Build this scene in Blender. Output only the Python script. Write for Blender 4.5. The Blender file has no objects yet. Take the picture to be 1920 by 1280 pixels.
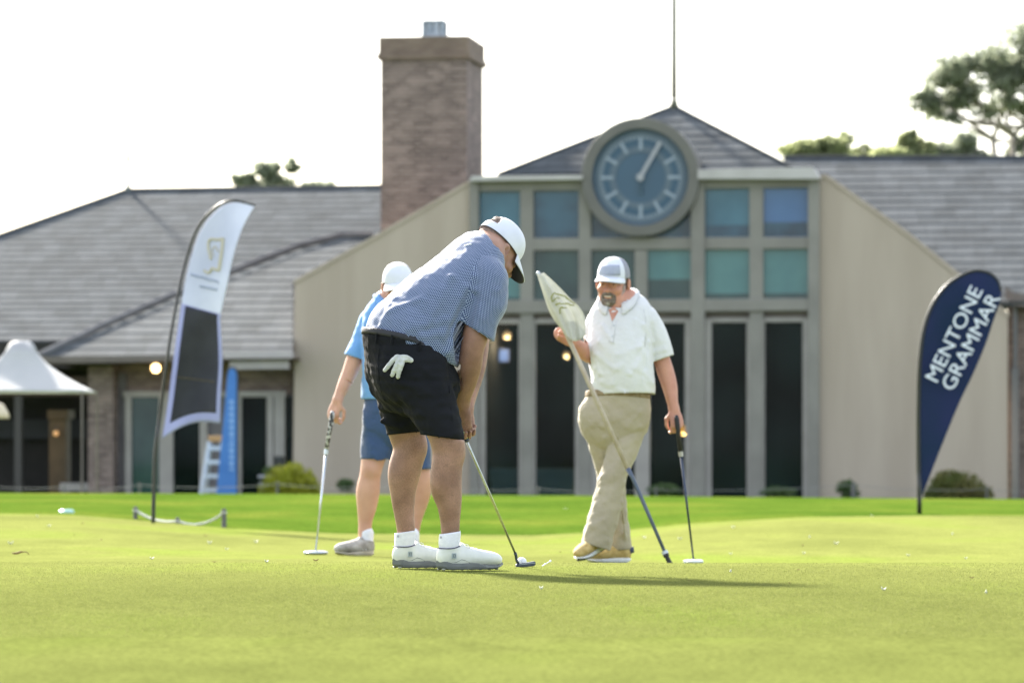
import bpy, bmesh, math, random
import numpy as np
from mathutils import Vector, Matrix
R = math.radians
scene = bpy.context.scene
COL = scene.collection

# ------------------------------------------------------------ camera, light
CAMZ, F, CX, HY = 0.55, 7200.0, 960.0, 826.0      # camera height, focal length in photo pixels, horizon row
cam_d = bpy.data.cameras.new('camera')
cam = bpy.data.objects.new('camera', cam_d); COL.objects.link(cam)
cam.location = (0, 0, CAMZ); cam.rotation_euler = (R(90), 0, 0)
cam_d.sensor_width = 36; cam_d.lens = 135
cam_d.shift_y = (HY-640)/1920.0
cam_d.clip_start = .1; cam_d.clip_end = 3000
cam_d.dof.use_dof = True; cam_d.dof.focus_distance = 16.4; cam_d.dof.aperture_fstop = 4.5
scene.camera = cam
SUN_AZ, SUN_EL = -27, 31                            # degrees from +Y towards +X, elevation
world = bpy.data.worlds.new('World'); scene.world = world; world.use_nodes = True
wn = world.node_tree; bg = wn.nodes['Background']
sky = wn.nodes.new('ShaderNodeTexSky'); sky.sky_type = 'NISHITA'; sky.sun_disc = False
sky.sun_elevation = R(SUN_EL); sky.sun_rotation = R(SUN_AZ); sky.dust_density = 2.0; sky.air_density = 1.0; sky.ozone_density = 1.0
hz = wn.nodes.new('ShaderNodeMixRGB'); hz.inputs[0].default_value = .72; hz.inputs[2].default_value = (1.95, 1.98, 2.05, 1)   # thin white haze over the whole sky
wn.links.new(sky.outputs[0], hz.inputs[1]); wn.links.new(hz.outputs[0], bg.inputs[0]); bg.inputs[1].default_value = 0.15
sd = bpy.data.lights.new('sun', 'SUN'); sun = bpy.data.objects.new('sun', sd); COL.objects.link(sun)
sd.energy = 4.1; sd.angle = R(4.5); sd.color = (1, .94, .84)
S = Vector((math.sin(R(SUN_AZ))*math.cos(R(SUN_EL)), math.cos(R(SUN_AZ))*math.cos(R(SUN_EL)), math.sin(R(SUN_EL))))
sun.rotation_euler = S.to_track_quat('Z', 'Y').to_euler(); sun.location = S*60
scene.view_settings.view_transform = 'Standard'; scene.view_settings.look = 'None'
scene.view_settings.exposure = 2.38; scene.view_settings.gamma = 1
scene.render.resolution_x = 1024; scene.render.resolution_y = 682

# ------------------------------------------------------------ helpers
def P(px, py, Y):
    return np.array([(px-CX)*Y/F, Y, CAMZ-(py-HY)*Y/F])
def lin(c):
    return tuple(((x/255.)/12.92 if x/255. <= .04045 else ((x/255.+.055)/1.055)**2.4) for x in c)
MATS = {}
def pmat(name, c1, c2=None, scale=3.0, rough=.7, bump=0.0, bscale=60.0, metal=0.0, spec=.5, detail=4.0, stretch=(1,1,1), trans=0.0, sss=0.0, sssr=(.02,.008,.004), emit=None, sheen=0.0, coat=0.0, c3=None, mid=(.35,.65)):
    m = bpy.data.materials.new(name); m.use_nodes = True; MATS[name] = m
    nt = m.node_tree; N = nt.nodes; L = nt.links; b = N['Principled BSDF']
    b.inputs['Roughness'].default_value = rough; b.inputs['Metallic'].default_value = metal
    b.inputs['Specular IOR Level'].default_value = spec
    b.inputs['Sheen Weight'].default_value = sheen; b.inputs['Coat Weight'].default_value = coat
    if sss: 
        b.inputs['Subsurface Weight'].default_value = sss; b.inputs['Subsurface Radius'].default_value = sssr; b.inputs['Subsurface Scale'].default_value = 1.0
    b.inputs['Base Color'].default_value = (*c1, 1)
    if c2 or bump:
        tc = N.new('ShaderNodeTexCoord'); mp = N.new('ShaderNodeMapping'); mp.inputs['Scale'].default_value = stretch
        L.new(tc.outputs['Object'], mp.inputs[0])
    if c2:
        n = N.new('ShaderNodeTexNoise'); n.inputs['Scale'].default_value = scale; n.inputs['Detail'].default_value = detail
        r = N.new('ShaderNodeValToRGB'); r.color_ramp.elements[0].position = mid[0]; r.color_ramp.elements[1].position = mid[1]
        r.color_ramp.elements[0].color = (*c1, 1); r.color_ramp.elements[1].color = (*c2, 1)
        if c3:
            e = r.color_ramp.elements.new((mid[0]+mid[1])/2); e.color = (*c3, 1)
        L.new(mp.outputs[0], n.inputs[0]); L.new(n.outputs[0], r.inputs[0]); L.new(r.outputs[0], b.inputs['Base Color'])
    if bump:
        n2 = N.new('ShaderNodeTexNoise'); n2.inputs['Scale'].default_value = bscale; n2.inputs['Detail'].default_value = 3
        bp = N.new('ShaderNodeBump'); bp.inputs['Strength'].default_value = bump; bp.inputs['Distance'].default_value = .01
        L.new(mp.outputs[0], n2.inputs[0]); L.new(n2.outputs[0], bp.inputs['Height']); L.new(bp.outputs[0], b.inputs['Normal'])
    if trans:
        t = N.new('ShaderNodeBsdfTranslucent'); mx = N.new('ShaderNodeMixShader'); mx.inputs[0].default_value = trans
        src = b.inputs['Base Color'].links[0].from_socket if b.inputs['Base Color'].links else None
        if src: L.new(src, t.inputs[0])
        else: t.inputs[0].default_value = (*c1, 1)
        L.new(b.outputs[0], mx.inputs[1]); L.new(t.outputs[0], mx.inputs[2]); L.new(mx.outputs[0], N['Material Output'].inputs[0])
    if emit:
        b.inputs['Emission Color'].default_value = (*emit[0], 1); b.inputs['Emission Strength'].default_value = emit[1]
    return m

def thing(name, loc, label, cat, group=None):
    o = bpy.data.objects.new(name, None); COL.objects.link(o); o.location = loc; o.empty_display_size = .1
    o['label'] = label; o['category'] = cat
    if group: o['group'] = group
    return o
def tag(o, label, cat, group=None):
    o['label'] = label; o['category'] = cat
    if group: o['group'] = group
    return o
def root_loc(parent):
    p = parent
    while p.parent: p = p.parent
    return np.array(p.location)
def mesh(name, V, Fc, mat, parent=None, smooth=False, origin=None, mods=None, uv=None, mats=None, fmat=None, label=None):
    V = np.asarray(V, float)
    me = bpy.data.meshes.new(name)
    off = np.zeros(3)
    if parent is not None: off = root_loc(parent)
    elif origin is not None: off = np.array(origin, float)
    me.from_pydata((V-off).tolist(), [], [tuple(int(i) for i in f) for f in Fc])
    if mats:
        for mm in mats: me.materials.append(mm)
    elif mat is not None: me.materials.append(mat)
    if fmat is not None: me.polygons.foreach_set('material_index', np.asarray(fmat, np.int32))
    if smooth: me.polygons.foreach_set('use_smooth', np.ones(len(me.polygons), bool))
    if uv is not None:
        l = me.uv_layers.new(name='UVMap'); l.data.foreach_set('uv', np.asarray(uv, np.float32).ravel())
    me.update()
    o = bpy.data.objects.new(name, me); COL.objects.link(o)
    if parent is not None: o.parent = parent
    else: o.location = off
    if label: o['label'] = label
    return o
class MB:
    def __init__(s): s.V = []; s.F = []; s.M = []
    def add(s, V, Fc, m=0):
        n = len(s.V); s.V += [tuple(map(float, v)) for v in V]; s.F += [tuple(int(i)+n for i in f) for f in Fc]; s.M += [m]*len(Fc); return s
    def box(s, c, h, ax=None, m=0):
        ax = np.eye(3) if ax is None else ax
        V = [np.array(c)+ax[0]*h[0]*i+ax[1]*h[1]*j+ax[2]*h[2]*k for i in (-1,1) for j in (-1,1) for k in (-1,1)]
        return s.add(V, [(0,1,3,2),(4,6,7,5),(0,4,5,1),(2,3,7,6),(0,2,6,4),(1,5,7,3)], m)
    def tube(s, pts, rad, n=12, cap=True, m=0):
        pts = [np.array(p, float) for p in pts]; k = len(pts)
        rad = [rad]*k if np.isscalar(rad) else rad
        V = []; up = None
        for i in range(k):
            t = pts[min(i+1,k-1)]-pts[max(i-1,0)]; t = t/(np.linalg.norm(t)+1e-9)
            if up is None:
                up = np.cross(t, [0,0,1.]); 
                if np.linalg.norm(up) < .1: up = np.cross(t, [1.,0,0])
            up = up-t*np.dot(up,t); up /= np.linalg.norm(up)+1e-9; w = np.cross(t, up)
            for a in range(n):
                an = 2*math.pi*a/n; V.append(pts[i]+rad[i]*(up*math.cos(an)+w*math.sin(an)))
        Fc = [(i*n+a, i*n+(a+1)%n, (i+1)*n+(a+1)%n, (i+1)*n+a) for i in range(k-1) for a in range(n)]
        if cap: Fc += [tuple(range(n))[::-1], tuple((k-1)*n+a for a in range(n))]
        return s.add(V, Fc, m)
    def ball(s, c, r, n=16, m=0):
        r = (r,r,r) if np.isscalar(r) else r; V = [(c[0],c[1],c[2]+r[2])]; k = n//2
        for i in range(1,k):
            for j in range(n):
                a = math.pi*i/k; b = 2*math.pi*j/n
                V.append((c[0]+r[0]*math.sin(a)*math.cos(b), c[1]+r[1]*math.sin(a)*math.sin(b), c[2]+r[2]*math.cos(a)))
        V.append((c[0],c[1],c[2]-r[2])); e = len(V)-1
        Fc = [(0,1+j,1+(j+1)%n) for j in range(n)]
        Fc += [(1+i*n+j, 1+(i+1)*n+j, 1+(i+1)*n+(j+1)%n, 1+i*n+(j+1)%n) for i in range(k-2) for j in range(n)]
        Fc += [(e, 1+(k-2)*n+(j+1)%n, 1+(k-2)*n+j) for j in range(n)]
        return s.add(V, Fc, m)
    def prism(s, poly, d, m=0):
        n = len(poly); poly = [np.array(p, float) for p in poly]; d = np.array(d, float)
        V = poly+[p+d for p in poly]
        return s.add(V, [tuple(range(n)), tuple(range(2*n-1, n-1, -1))]+[(i, i+n, (i+1)%n+n, (i+1)%n) for i in range(n)], m)
    def build(s, name, mat, parent=None, smooth=False, origin=None, bevel=0, **k):
        o = mesh(name, s.V, s.F, mat, parent, smooth, origin, fmat=s.M if k.get('mats') else None, **k)
        bm = bmesh.new(); bm.from_mesh(o.data); bmesh.ops.recalc_face_normals(bm, faces=bm.faces); bm.to_mesh(o.data); bm.free()
        if bevel:
            b = o.modifiers.new('bevel', 'BEVEL'); b.width = bevel; b.segments = 2; b.limit_method = 'ANGLE'
        return o
def copy_tree(o, parent=None):
    c = o.copy(); COL.objects.link(c); c.parent = parent
    for ch in o.children: copy_tree(ch, c)
    return c
def sm(x, a, b):
    t = np.clip((x-a)/(b-a), 0, 1); return t*t*(3-2*t)
def text_obj(body, M, size, mat, name, parent, extrude=.002, spacing=1.0, line=1.0, bold=0.0, width=1.0):
    c = bpy.data.curves.new(name, 'FONT'); c.body = body; c.size = size; c.extrude = extrude; c.space_character = spacing; c.space_line = line; c.offset = bold
    t = bpy.data.objects.new(name+'_tmp', c); COL.objects.link(t)
    dg = bpy.context.evaluated_depsgraph_get(); me = bpy.data.meshes.new_from_object(t.evaluated_get(dg)); bpy.data.objects.remove(t)
    V = np.array([v.co[:] for v in me.vertices]); V[:,0] *= width
    V = V@np.array(M[0]).T+np.array(M[1]); Fc = [tuple(p.vertices) for p in me.polygons]
    return mesh(name, V, Fc, mat, parent)

# ------------------------------------------------------------ terrain
def hermite(xs, ys, x):
    xs = [np.broadcast_to(a, x.shape).astype(float) for a in xs]; ys = [np.broadcast_to(a, x.shape).astype(float) for a in ys]
    n = len(xs); sl = [(ys[i+1]-ys[i])/(xs[i+1]-xs[i]) for i in range(n-1)]
    ms = [sl[0]]+[np.where(sl[i-1]*sl[i] > 0, 2*sl[i-1]*sl[i]/(sl[i-1]+sl[i]+1e-12*np.sign(sl[i]+1e-30)), 0) for i in range(1,n-1)]+[sl[-1]]
    out = np.where(x <= xs[0], ys[0], ys[-1])
    for i in range(n-1):
        h = xs[i+1]-xs[i]; t = np.clip((x-xs[i])/h, 0, 1)
        v = ys[i]*(2*t**3-3*t*t+1)+ms[i]*h*(t**3-2*t*t+t)+ys[i+1]*(-2*t**3+3*t*t)+ms[i+1]*h*(t**3-t*t)
        out = np.where((x >= xs[i]) & (x <= xs[i+1]), v, out)
    return out
EDGE = [(-900,958,38),(0,961,38),(150,966,37.5),(300,978,37),(430,990,36.5),(640,1000,36),(1000,1003,36),(1150,996,36.3),(1300,980,37),(1500,969,38.5),(1725,966,40),(2600,966,41)]
_ex = [e[0] for e in EDGE]
def edge_Y(pxl): return np.interp(pxl, _ex, [e[2] for e in EDGE])
def edge_row(pxl): return np.interp(pxl, _ex, [e[1] for e in EDGE])
def terrain(x, Y):
    x = np.asarray(x, float); Y = np.maximum(np.asarray(Y, float), .5)
    pxl = np.clip(CX+x*F/Y, -700, 2500)
    ey = edge_Y(pxl); ez = CAMZ-(edge_row(pxl)-HY)*ey/F
    crest = CAMZ-(np.interp(pxl,[0,960,1920],[925,930,937])-HY)*58/F
    b0 = CAMZ-(np.interp(pxl,[0,600,900,1150,1300,1920],[1036,1042,1050,1055.5,1057,1051])-HY)*23.2/F
    return hermite([2.,10.,15.3,17.2,23.2,ey,47.,58.,68.,90.], [-.16,-.035,0.,-.011,b0,ez,ez*.45+crest*.55,crest,-.58,-.78], Y)
def ground_at(px, py0, Ya, Yb):
    """Y where the ray of a photo pixel meets the terrain between Ya and Yb"""
    ys = np.linspace(Ya, Yb, 4000); g = terrain((px-CX)*ys/F, ys); r = HY+(CAMZ-g)*F/ys
    return ys[np.argmin(abs(r-py0))]
def grid_mesh(name, rows, mat):
    rows = [np.array(r) for r in rows]; m = len(rows[0]); V = np.concatenate(rows)
    Fc = [(i*m+j, i*m+j+1, (i+1)*m+j+1, (i+1)*m+j) for i in range(len(rows)-1) for j in range(m-1)]
    o = mesh(name, V, Fc, mat, smooth=True); o['kind'] = 'structure'; return o
ss = np.concatenate([np.linspace(-3,-1,14)[:-1], np.linspace(-1,1,150), np.linspace(1,3,14)[1:]])
def ground_rows(ylist_fn, n):
    rows = []
    for i in range(n):
        row = []
        Yv = ylist_fn(i)
        x = ss*(Yv*.17+1.5*(1 if True else 0)); 
        row = np.stack([x, Yv*np.ones_like(x) if np.isscalar(Yv) else Yv, terrain(x, Yv)], 1); rows.append(row)
    return rows
pxs = ss*900+960
def ecol():
    # edge curve as function of column s: column world x = (pxl-CX)*Y/F
    return edge_Y(np.clip(pxs, -900, 2600))
EY = ecol()
gr = []
for t in np.linspace(0,1,170):
    Yv = 1.5*(EY/1.5)**t; x = (pxs-CX)/F*Yv + (ss*1.5)*(1-t)
    gr.append(np.stack([x, Yv, terrain(x, Yv)], 1))
lw = []
for t in np.concatenate([np.linspace(0,.2,60)[:-1], np.linspace(.2,1,60)]):
    Yv = EY+(60*t if t < .8 else 48+(t-.8)*3000); 
    x = (pxs-CX)/F*Yv*(1+2*t)
    z = terrain(x, Yv)+.012*sm(Yv-EY, 0, .25)
    if t == 0: x = gr[-1][:,0]; z = gr[-1][:,2]
    lw.append(np.stack([x, Yv, z], 1))
def turf(name, ca, cb, cc, fine, near=None):
    m = bpy.data.materials.new(name); m.use_nodes = True; nt = m.node_tree; N = nt.nodes; L = nt.links; b = N['Principled BSDF']
    b.inputs['Roughness'].default_value = .75; b.inputs['Specular IOR Level'].default_value = .0
    tc = N.new('ShaderNodeTexCoord')
    def noise(s, stretch, det=3):
        mp = N.new('ShaderNodeMapping'); mp.inputs['Scale'].default_value = stretch; n = N.new('ShaderNodeTexNoise'); n.inputs['Scale'].default_value = s; n.inputs['Detail'].default_value = det
        L.new(tc.outputs['Object'], mp.inputs[0]); L.new(mp.outputs[0], n.inputs[0]); return n
    n1 = noise(.55, (1,.42,1), 4); r = N.new('ShaderNodeValToRGB'); e = r.color_ramp.elements
    e[0].position = .34; e[0].color = (*ca,1); e[1].position = .68; e[1].color = (*cc,1); k = e.new(.5); k.color = (*cb,1)
    L.new(n1.outputs[0], r.inputs[0])
    n2 = noise(fine, (1,.5,1), 5); mr = N.new('ShaderNodeMapRange'); mr.inputs[1].default_value = .3; mr.inputs[2].default_value = .7; mr.inputs[3].default_value = .78; mr.inputs[4].default_value = 1.2
    L.new(n2.outputs[0], mr.inputs[0])
    n4 = noise(5.5, (1,.4,1), 4); mr4 = N.new('ShaderNodeMapRange'); mr4.inputs[1].default_value = .3; mr4.inputs[2].default_value = .7; mr4.inputs[3].default_value = .91; mr4.inputs[4].default_value = 1.09
    L.new(n4.outputs[0], mr4.inputs[0]); mm = N.new('ShaderNodeMath'); mm.operation = 'MULTIPLY'; L.new(mr.outputs[0], mm.inputs[0]); L.new(mr4.outputs[0], mm.inputs[1])
    mx = N.new('ShaderNodeVectorMath'); mx.operation = 'SCALE'; L.new(r.outputs[0], mx.inputs[0]); L.new(mm.outputs[0], mx.inputs['Scale'])
    if near:  # paints guessed foreground shade into the turf colour, fading out with distance
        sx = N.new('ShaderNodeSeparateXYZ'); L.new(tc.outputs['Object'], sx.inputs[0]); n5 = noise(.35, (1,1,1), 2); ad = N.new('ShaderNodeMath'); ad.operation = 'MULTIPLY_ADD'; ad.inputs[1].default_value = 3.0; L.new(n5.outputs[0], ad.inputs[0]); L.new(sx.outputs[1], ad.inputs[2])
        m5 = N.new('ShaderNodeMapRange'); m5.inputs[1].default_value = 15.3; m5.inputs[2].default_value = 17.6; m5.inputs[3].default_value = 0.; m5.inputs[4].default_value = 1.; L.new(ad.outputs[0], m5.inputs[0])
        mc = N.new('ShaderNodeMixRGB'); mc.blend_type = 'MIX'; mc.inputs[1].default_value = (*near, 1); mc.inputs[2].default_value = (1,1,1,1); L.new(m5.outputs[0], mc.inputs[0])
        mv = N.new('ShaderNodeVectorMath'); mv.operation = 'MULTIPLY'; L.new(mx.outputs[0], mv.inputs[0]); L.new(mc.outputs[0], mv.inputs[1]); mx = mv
    L.new(mx.outputs[0], b.inputs['Base Color'])
    n3 = noise(fine*2.2, (1,.6,1), 3); bp = N.new('ShaderNodeBump'); bp.inputs['Strength'].default_value = .5; bp.inputs['Distance'].default_value = .004
    L.new(n3.outputs[0], bp.inputs['Height']); L.new(bp.outputs[0], b.inputs['Normal'])
    MATS[name] = m; return m
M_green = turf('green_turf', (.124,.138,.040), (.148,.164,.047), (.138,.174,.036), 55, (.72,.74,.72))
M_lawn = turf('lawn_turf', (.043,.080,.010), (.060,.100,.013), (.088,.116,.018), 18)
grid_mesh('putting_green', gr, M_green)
grid_mesh('lawn', lw, M_lawn)
# ------------------------------------------------------------ building frame (rotated a few degrees towards the right)
BA = R(8.5); BO = np.array([(1208-CX)*82/F, 82., 0.])
BU = np.array([math.cos(BA), -math.sin(BA), 0]); BN = np.array([math.sin(BA), math.cos(BA), 0]); BZ = np.array([0,0,1.])
AX = np.array([BU, BN, BZ])
CAM = np.array([0,0,CAMZ])
def ray(px, py): return np.array([(px-CX)/F, 1., -(py-HY)/F])
def B(px, py, v=0.):
    d = ray(px, py); t = np.dot(BO+BN*v-CAM, BN)/np.dot(d, BN); return CAM+d*t
def inplane(px, py, pt, n):
    d = ray(px, py); return CAM+d*(np.dot(np.array(pt)-CAM, n)/np.dot(d, n))
def bprism(mb, poly, v0, v1, m=0):
    return mb.prism([B(x, y, v0) for x, y in poly], BN*(v1-v0), m)
def rect(x0, y0, x1, y1): return [(x0,y0),(x1,y0),(x1,y1),(x0,y1)]

M_stucco = pmat('stucco', (.365,.305,.245), (.42,.355,.29), scale=1.4, rough=.9, bump=.4, bscale=12, stretch=(1,1,.16))
M_stucco2 = M_stucco
M_frame = pmat('window_frame_paint', (.185,.175,.155), (.225,.215,.19), scale=1.5, rough=.6)
M_frame_l = pmat('door_frame_paint', (.28,.26,.24), (.33,.31,.285), scale=2.0, rough=.55)
M_cap = pmat('metal_flashing', (.36,.345,.325), (.42,.405,.385), scale=2, rough=.45, metal=.2)
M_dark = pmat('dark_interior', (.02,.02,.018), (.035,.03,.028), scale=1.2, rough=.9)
M_wood = pmat('dark_wood', (.055,.035,.022), (.085,.055,.032), scale=3, rough=.7, stretch=(1,1,.2))
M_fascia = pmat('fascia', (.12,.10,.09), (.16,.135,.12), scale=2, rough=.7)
M_fascia_l = pmat('pale_fascia', (.36,.33,.33), (.42,.385,.38), scale=2, rough=.7)
M_ply = pmat('ply_panel', (.30,.27,.26), (.35,.32,.30), scale=2, rough=.8)

def brick_mat(name, c1, c2, cm, bw, bh, patch=True):
    m = bpy.data.materials.new(name); m.use_nodes = True; N = m.node_tree.nodes; L = m.node_tree.links; b = N['Principled BSDF']; b.inputs['Roughness'].default_value = .9
    uvn = N.new('ShaderNodeUVMap'); bt = N.new('ShaderNodeTexBrick'); bt.inputs['Scale'].default_value = 1
    bt.inputs['Brick Width'].default_value = bw; bt.inputs['Row Height'].default_value = bh; bt.inputs['Mortar Size'].default_value = .006; bt.inputs['Mortar Smooth'].default_value = .3; bt.inputs['Bias'].default_value = 0
    bt.inputs['Color1'].default_value = (*c1,1); bt.inputs['Color2'].default_value = (*c2,1); bt.inputs['Mortar'].default_value = (*cm,1)
    L.new(uvn.outputs[0], bt.inputs[0])
    tc = N.new('ShaderNodeTexCoord'); n = N.new('ShaderNodeTexNoise'); n.inputs['Scale'].default_value = 1.6; n.inputs['Detail'].default_value = 5; L.new(tc.outputs['Object'], n.inputs[0])
    mr = N.new('ShaderNodeMapRange'); mr.inputs[1].default_value = .3; mr.inputs[2].default_value = .7; mr.inputs[3].default_value = .82; mr.inputs[4].default_value = 1.18; L.new(n.outputs[0], mr.inputs[0])
    v = N.new('ShaderNodeVectorMath'); v.operation = 'SCALE'; L.new(bt.outputs[0], v.inputs[0]); L.new(mr.outputs[0], v.inputs['Scale']); L.new(v.outputs[0], b.inputs['Base Color'])
    bp = N.new('ShaderNodeBump'); bp.inputs['Strength'].default_value = .5; bp.inputs['Distance'].default_value = .01; bp.invert = True; L.new(bt.outputs['Fac'], bp.inputs['Height']); L.new(bp.outputs[0], b.inputs['Normal'])
    return m
M_brick = brick_mat('brick', (.112,.080,.068), (.215,.160,.138), (.27,.24,.215), .24, .086)
M_tile = brick_mat('roof_tile', (.060,.068,.074), (.088,.097,.104), (.040,.046,.05), .42, 10.)
M_tile.node_tree.nodes['Principled BSDF'].inputs['Specular IOR Level'].default_value = .1
M_butt = pmat('tile_edge', (.066,.074,.082), (.08,.088,.096), scale=3, rough=.9, spec=.1)
def boxuv(o):
    me = o.data; uv = me.uv_layers.new(name='UVMap'); 
    for p in me.polygons:
        n = np.array(p.normal)
        for li in p.loop_indices:
            c = np.array(me.vertices[me.loops[li].vertex_index].co)
            if abs(np.dot(n, BU)) > .7: uv.data[li].uv = (np.dot(c, BN), c[2])
            elif abs(n[2]) > .8: uv.data[li].uv = (np.dot(c, BU), np.dot(c, BN))
            else: uv.data[li].uv = (np.dot(c, BU), c[2])
    return o

club = thing('clubhouse', (*B(1208, 940, 0)[:2], -.75), 'long single-storey golf clubhouse with grey tiled roofs, tan rendered walls and a big round clock', 'building')
# rendered parapet wall with the two raking tops, window opening cut out (two wings + a beam)
w = MB()
bprism(w, [(548,960),(553,530),(715,440),(882,344),(882,960)], 0, .42)
w.build('wall', M_stucco, club, bevel=.015); w = MB(); bprism(w, [(1533,960),(1533,333),(1548,333),(1700,440),(1889,592),(1889,962)], 0, .42)
w.build('wall', M_stucco, club, bevel=.015)
c = MB(); bprism(c, [(549,531),(553,524),(715,434),(880,338),(880,345),(715,441),(553,531)], -.03, .45); c.build('wall_coping', M_stucco2, club); c = MB(); bprism(c, [(1535,334),(1540,327),(1550,327),(1702,434),(1893,588),(1889,594),(1700,441),(1548,334)], -.03, .45)
c.build('wall_coping', M_stucco2, club)
# window bay
fr = MB()
v0, v1 = -.06, .16
cols = [(880,897),(975,1000),(1085,1108),(1295,1321),(1405,1431),(1515,1536)]
def yline(x, yl, yr): return yl+(yr-yl)*(x-880)/656.
def bar(mb, x0, x1, yl0, yr0, yl1, yr1, a=v0, b=v1, m=0):
    bprism(mb, [(x0,yline(x0,yl0,yr0)),(x1,yline(x1,yl0,yr0)),(x1,yline(x1,yl1,yr1)),(x0,yline(x0,yl1,yr1))], a, b, m)
for i, (a, b_) in enumerate(cols): bar(fr, a, b_, 340, 334, 945, 950, v0-(.08 if i in (0,5,3) else 0), v1)
bar(fr, 1190, 1214, 470, 468, 566, 562)
bar(fr, 880, 1536, 340, 334, 359, 351, v0-.003, v1-.01)
bar(fr, 880, 1536, 447, 444, 470, 466, v0+.003, v1-.01)
bar(fr, 880, 1536, 563, 559, 588, 582, v0-.06, v1-.01)
fr.build('window_frame', M_frame, club, bevel=.012)
cp = MB(); bprism(cp, [(880,340),(884,330),(1092,328),(1092,337)], -.35, .55); cp.build('flashing', M_cap, club, bevel=.01); cp = MB(); bprism(cp, [(1308,336),(1308,318),(1524,313),(1537,332),(1537,336)], -.35, .55)
cp.build('flashing', M_cap, club, bevel=.01)
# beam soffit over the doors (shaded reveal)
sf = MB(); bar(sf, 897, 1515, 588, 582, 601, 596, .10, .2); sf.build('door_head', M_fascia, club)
# glass
def glass_mat(name, ca, cb, scale=.35, refl=1.0, transp=0.0):
    m = pmat(name, ca, cb, scale=scale, rough=.06, spec=.16 if transp else .4, detail=2, mid=(.3,.7))
    if transp:
        N = m.node_tree.nodes; L = m.node_tree.links; t = N.new('ShaderNodeBsdfTransparent'); t.inputs[0].default_value = (.75,.8,.78,1)
        mx = N.new('ShaderNodeMixShader'); mx.inputs[0].default_value = transp; L.new(N['Principled BSDF'].outputs[0], mx.inputs[1]); L.new(t.outputs[0], mx.inputs[2]); L.new(mx.outputs[0], N['Material Output'].inputs[0])
    return m
G_teal = glass_mat('teal_reflection_glass', (.045,.135,.145), (.075,.19,.19), 1.2)  # upper panes: reflected sky painted into the colours, along with the blinds behind
G_blue = glass_mat('blue_reflection_glass', (.028,.10,.15), (.05,.15,.21), 1.2)
G_ultra = glass_mat('deep_blue_glass', (.04,.105,.23), (.06,.14,.29), 1.0)
G_dusk = glass_mat('dark_blue_glass', (.015,.035,.06), (.03,.09,.14), 1.4)
G_murk = glass_mat('murky_glass', (.015,.04,.045), (.03,.07,.07), 1.2)
G_clear = glass_mat('clear_glass', (.002,.005,.007), (.020,.038,.038), .6, transp=.6)  # door panes: soft reflections painted as mottling in the base colour
rows = [((358,352),(447,444)), ((470,466),(563,559))]
spans = [(897,975),(1000,1085),(1108,1295),(1321,1405),(1431,1515)]
up = [[G_blue,G_dusk,G_dusk,G_blue,G_ultra],[G_teal,G_murk,G_teal,G_teal,G_teal]]
blind = [[.8,0,0,.75,.7],[.95,0,.6,.9,.9]]
M_blindbox = pmat('blind_fabric_lower_band', (.03,.055,.075), (.045,.07,.10), rough=.8)
for r_, ((a0,a1),(b0,b1)) in enumerate(rows):
    for ci, (x0, x1) in enumerate(spans):
        sub = [(x0,x1)] if not (r_ == 1 and ci == 2) else [(x0,1190),(1214,x1)]
        for k, (s0, s1) in enumerate(sub):
            g = MB(); bar(g, s0, s1, a0-2, a1-2, b0+2, b1+2, .06, .075)
            m = up[r_][ci]
            if r_ == 1 and ci == 2 and k == 0: m = G_murk
            wdw = g.build('window', m, club)
            if blind[r_][ci] and not (r_ == 1 and ci == 2 and k == 0):
                f = blind[r_][ci]; g2 = MB(); bar(g2, s0+1, s1-1, a0+(b0-a0)*f, a1+(b1-a1)*f, b0-1, b1-1, .052, .058)
                g2.build('lower_band', G_dusk if r_ == 0 else G_murk, wdw)
# door row: pale door frames and clear glass
dm = MB()
for x0, x1 in [(897,910),(972,1004),(1078,1086),(1108,1122),(1190,1218),(1284,1296),(1318,1334),(1400,1434),(1505,1516)]:
    bar(dm, x0, x1, 600, 596, 945, 950, .0, .13)
for x0, x1 in [(910,972),(1004,1078),(1122,1190),(1218,1284),(1334,1400),(1434,1505)]:
    bar(dm, x0, x1, 599, 595, 607, 603, .015, .12); bar(dm, x0, x1, 928, 933, 945, 950, .015, .12)
dm.build('door_frame', M_frame_l, club, bevel=.01)
for x0, x1 in [(910,972),(1004,1078),(1122,1190),(1218,1284),(1334,1400),(1434,1505)]:
    g = MB(); bar(g, x0, x1, 607, 603, 928, 933, .06, .07); g.build('glass_door', G_clear, club)
# room behind the glass: back wall, floor, ceiling, side walls
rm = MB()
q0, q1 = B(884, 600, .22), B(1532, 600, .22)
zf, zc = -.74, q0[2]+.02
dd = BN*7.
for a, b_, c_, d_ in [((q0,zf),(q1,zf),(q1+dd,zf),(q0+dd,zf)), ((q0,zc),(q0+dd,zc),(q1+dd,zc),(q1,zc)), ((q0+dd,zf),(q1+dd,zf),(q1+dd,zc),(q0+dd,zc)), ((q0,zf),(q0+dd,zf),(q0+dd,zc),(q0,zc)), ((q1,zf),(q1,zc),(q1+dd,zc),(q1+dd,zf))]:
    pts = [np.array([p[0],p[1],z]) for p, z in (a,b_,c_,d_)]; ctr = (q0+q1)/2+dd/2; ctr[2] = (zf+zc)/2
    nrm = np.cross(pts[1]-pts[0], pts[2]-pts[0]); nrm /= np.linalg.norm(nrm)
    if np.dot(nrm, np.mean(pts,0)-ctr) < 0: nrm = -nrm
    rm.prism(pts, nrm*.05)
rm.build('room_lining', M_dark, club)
bk = MB(); bar(bk, 884, 1532, 352, 348, 600, 596, .5, .55); bk.build('upper_room_lining', M_dark, club)
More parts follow.
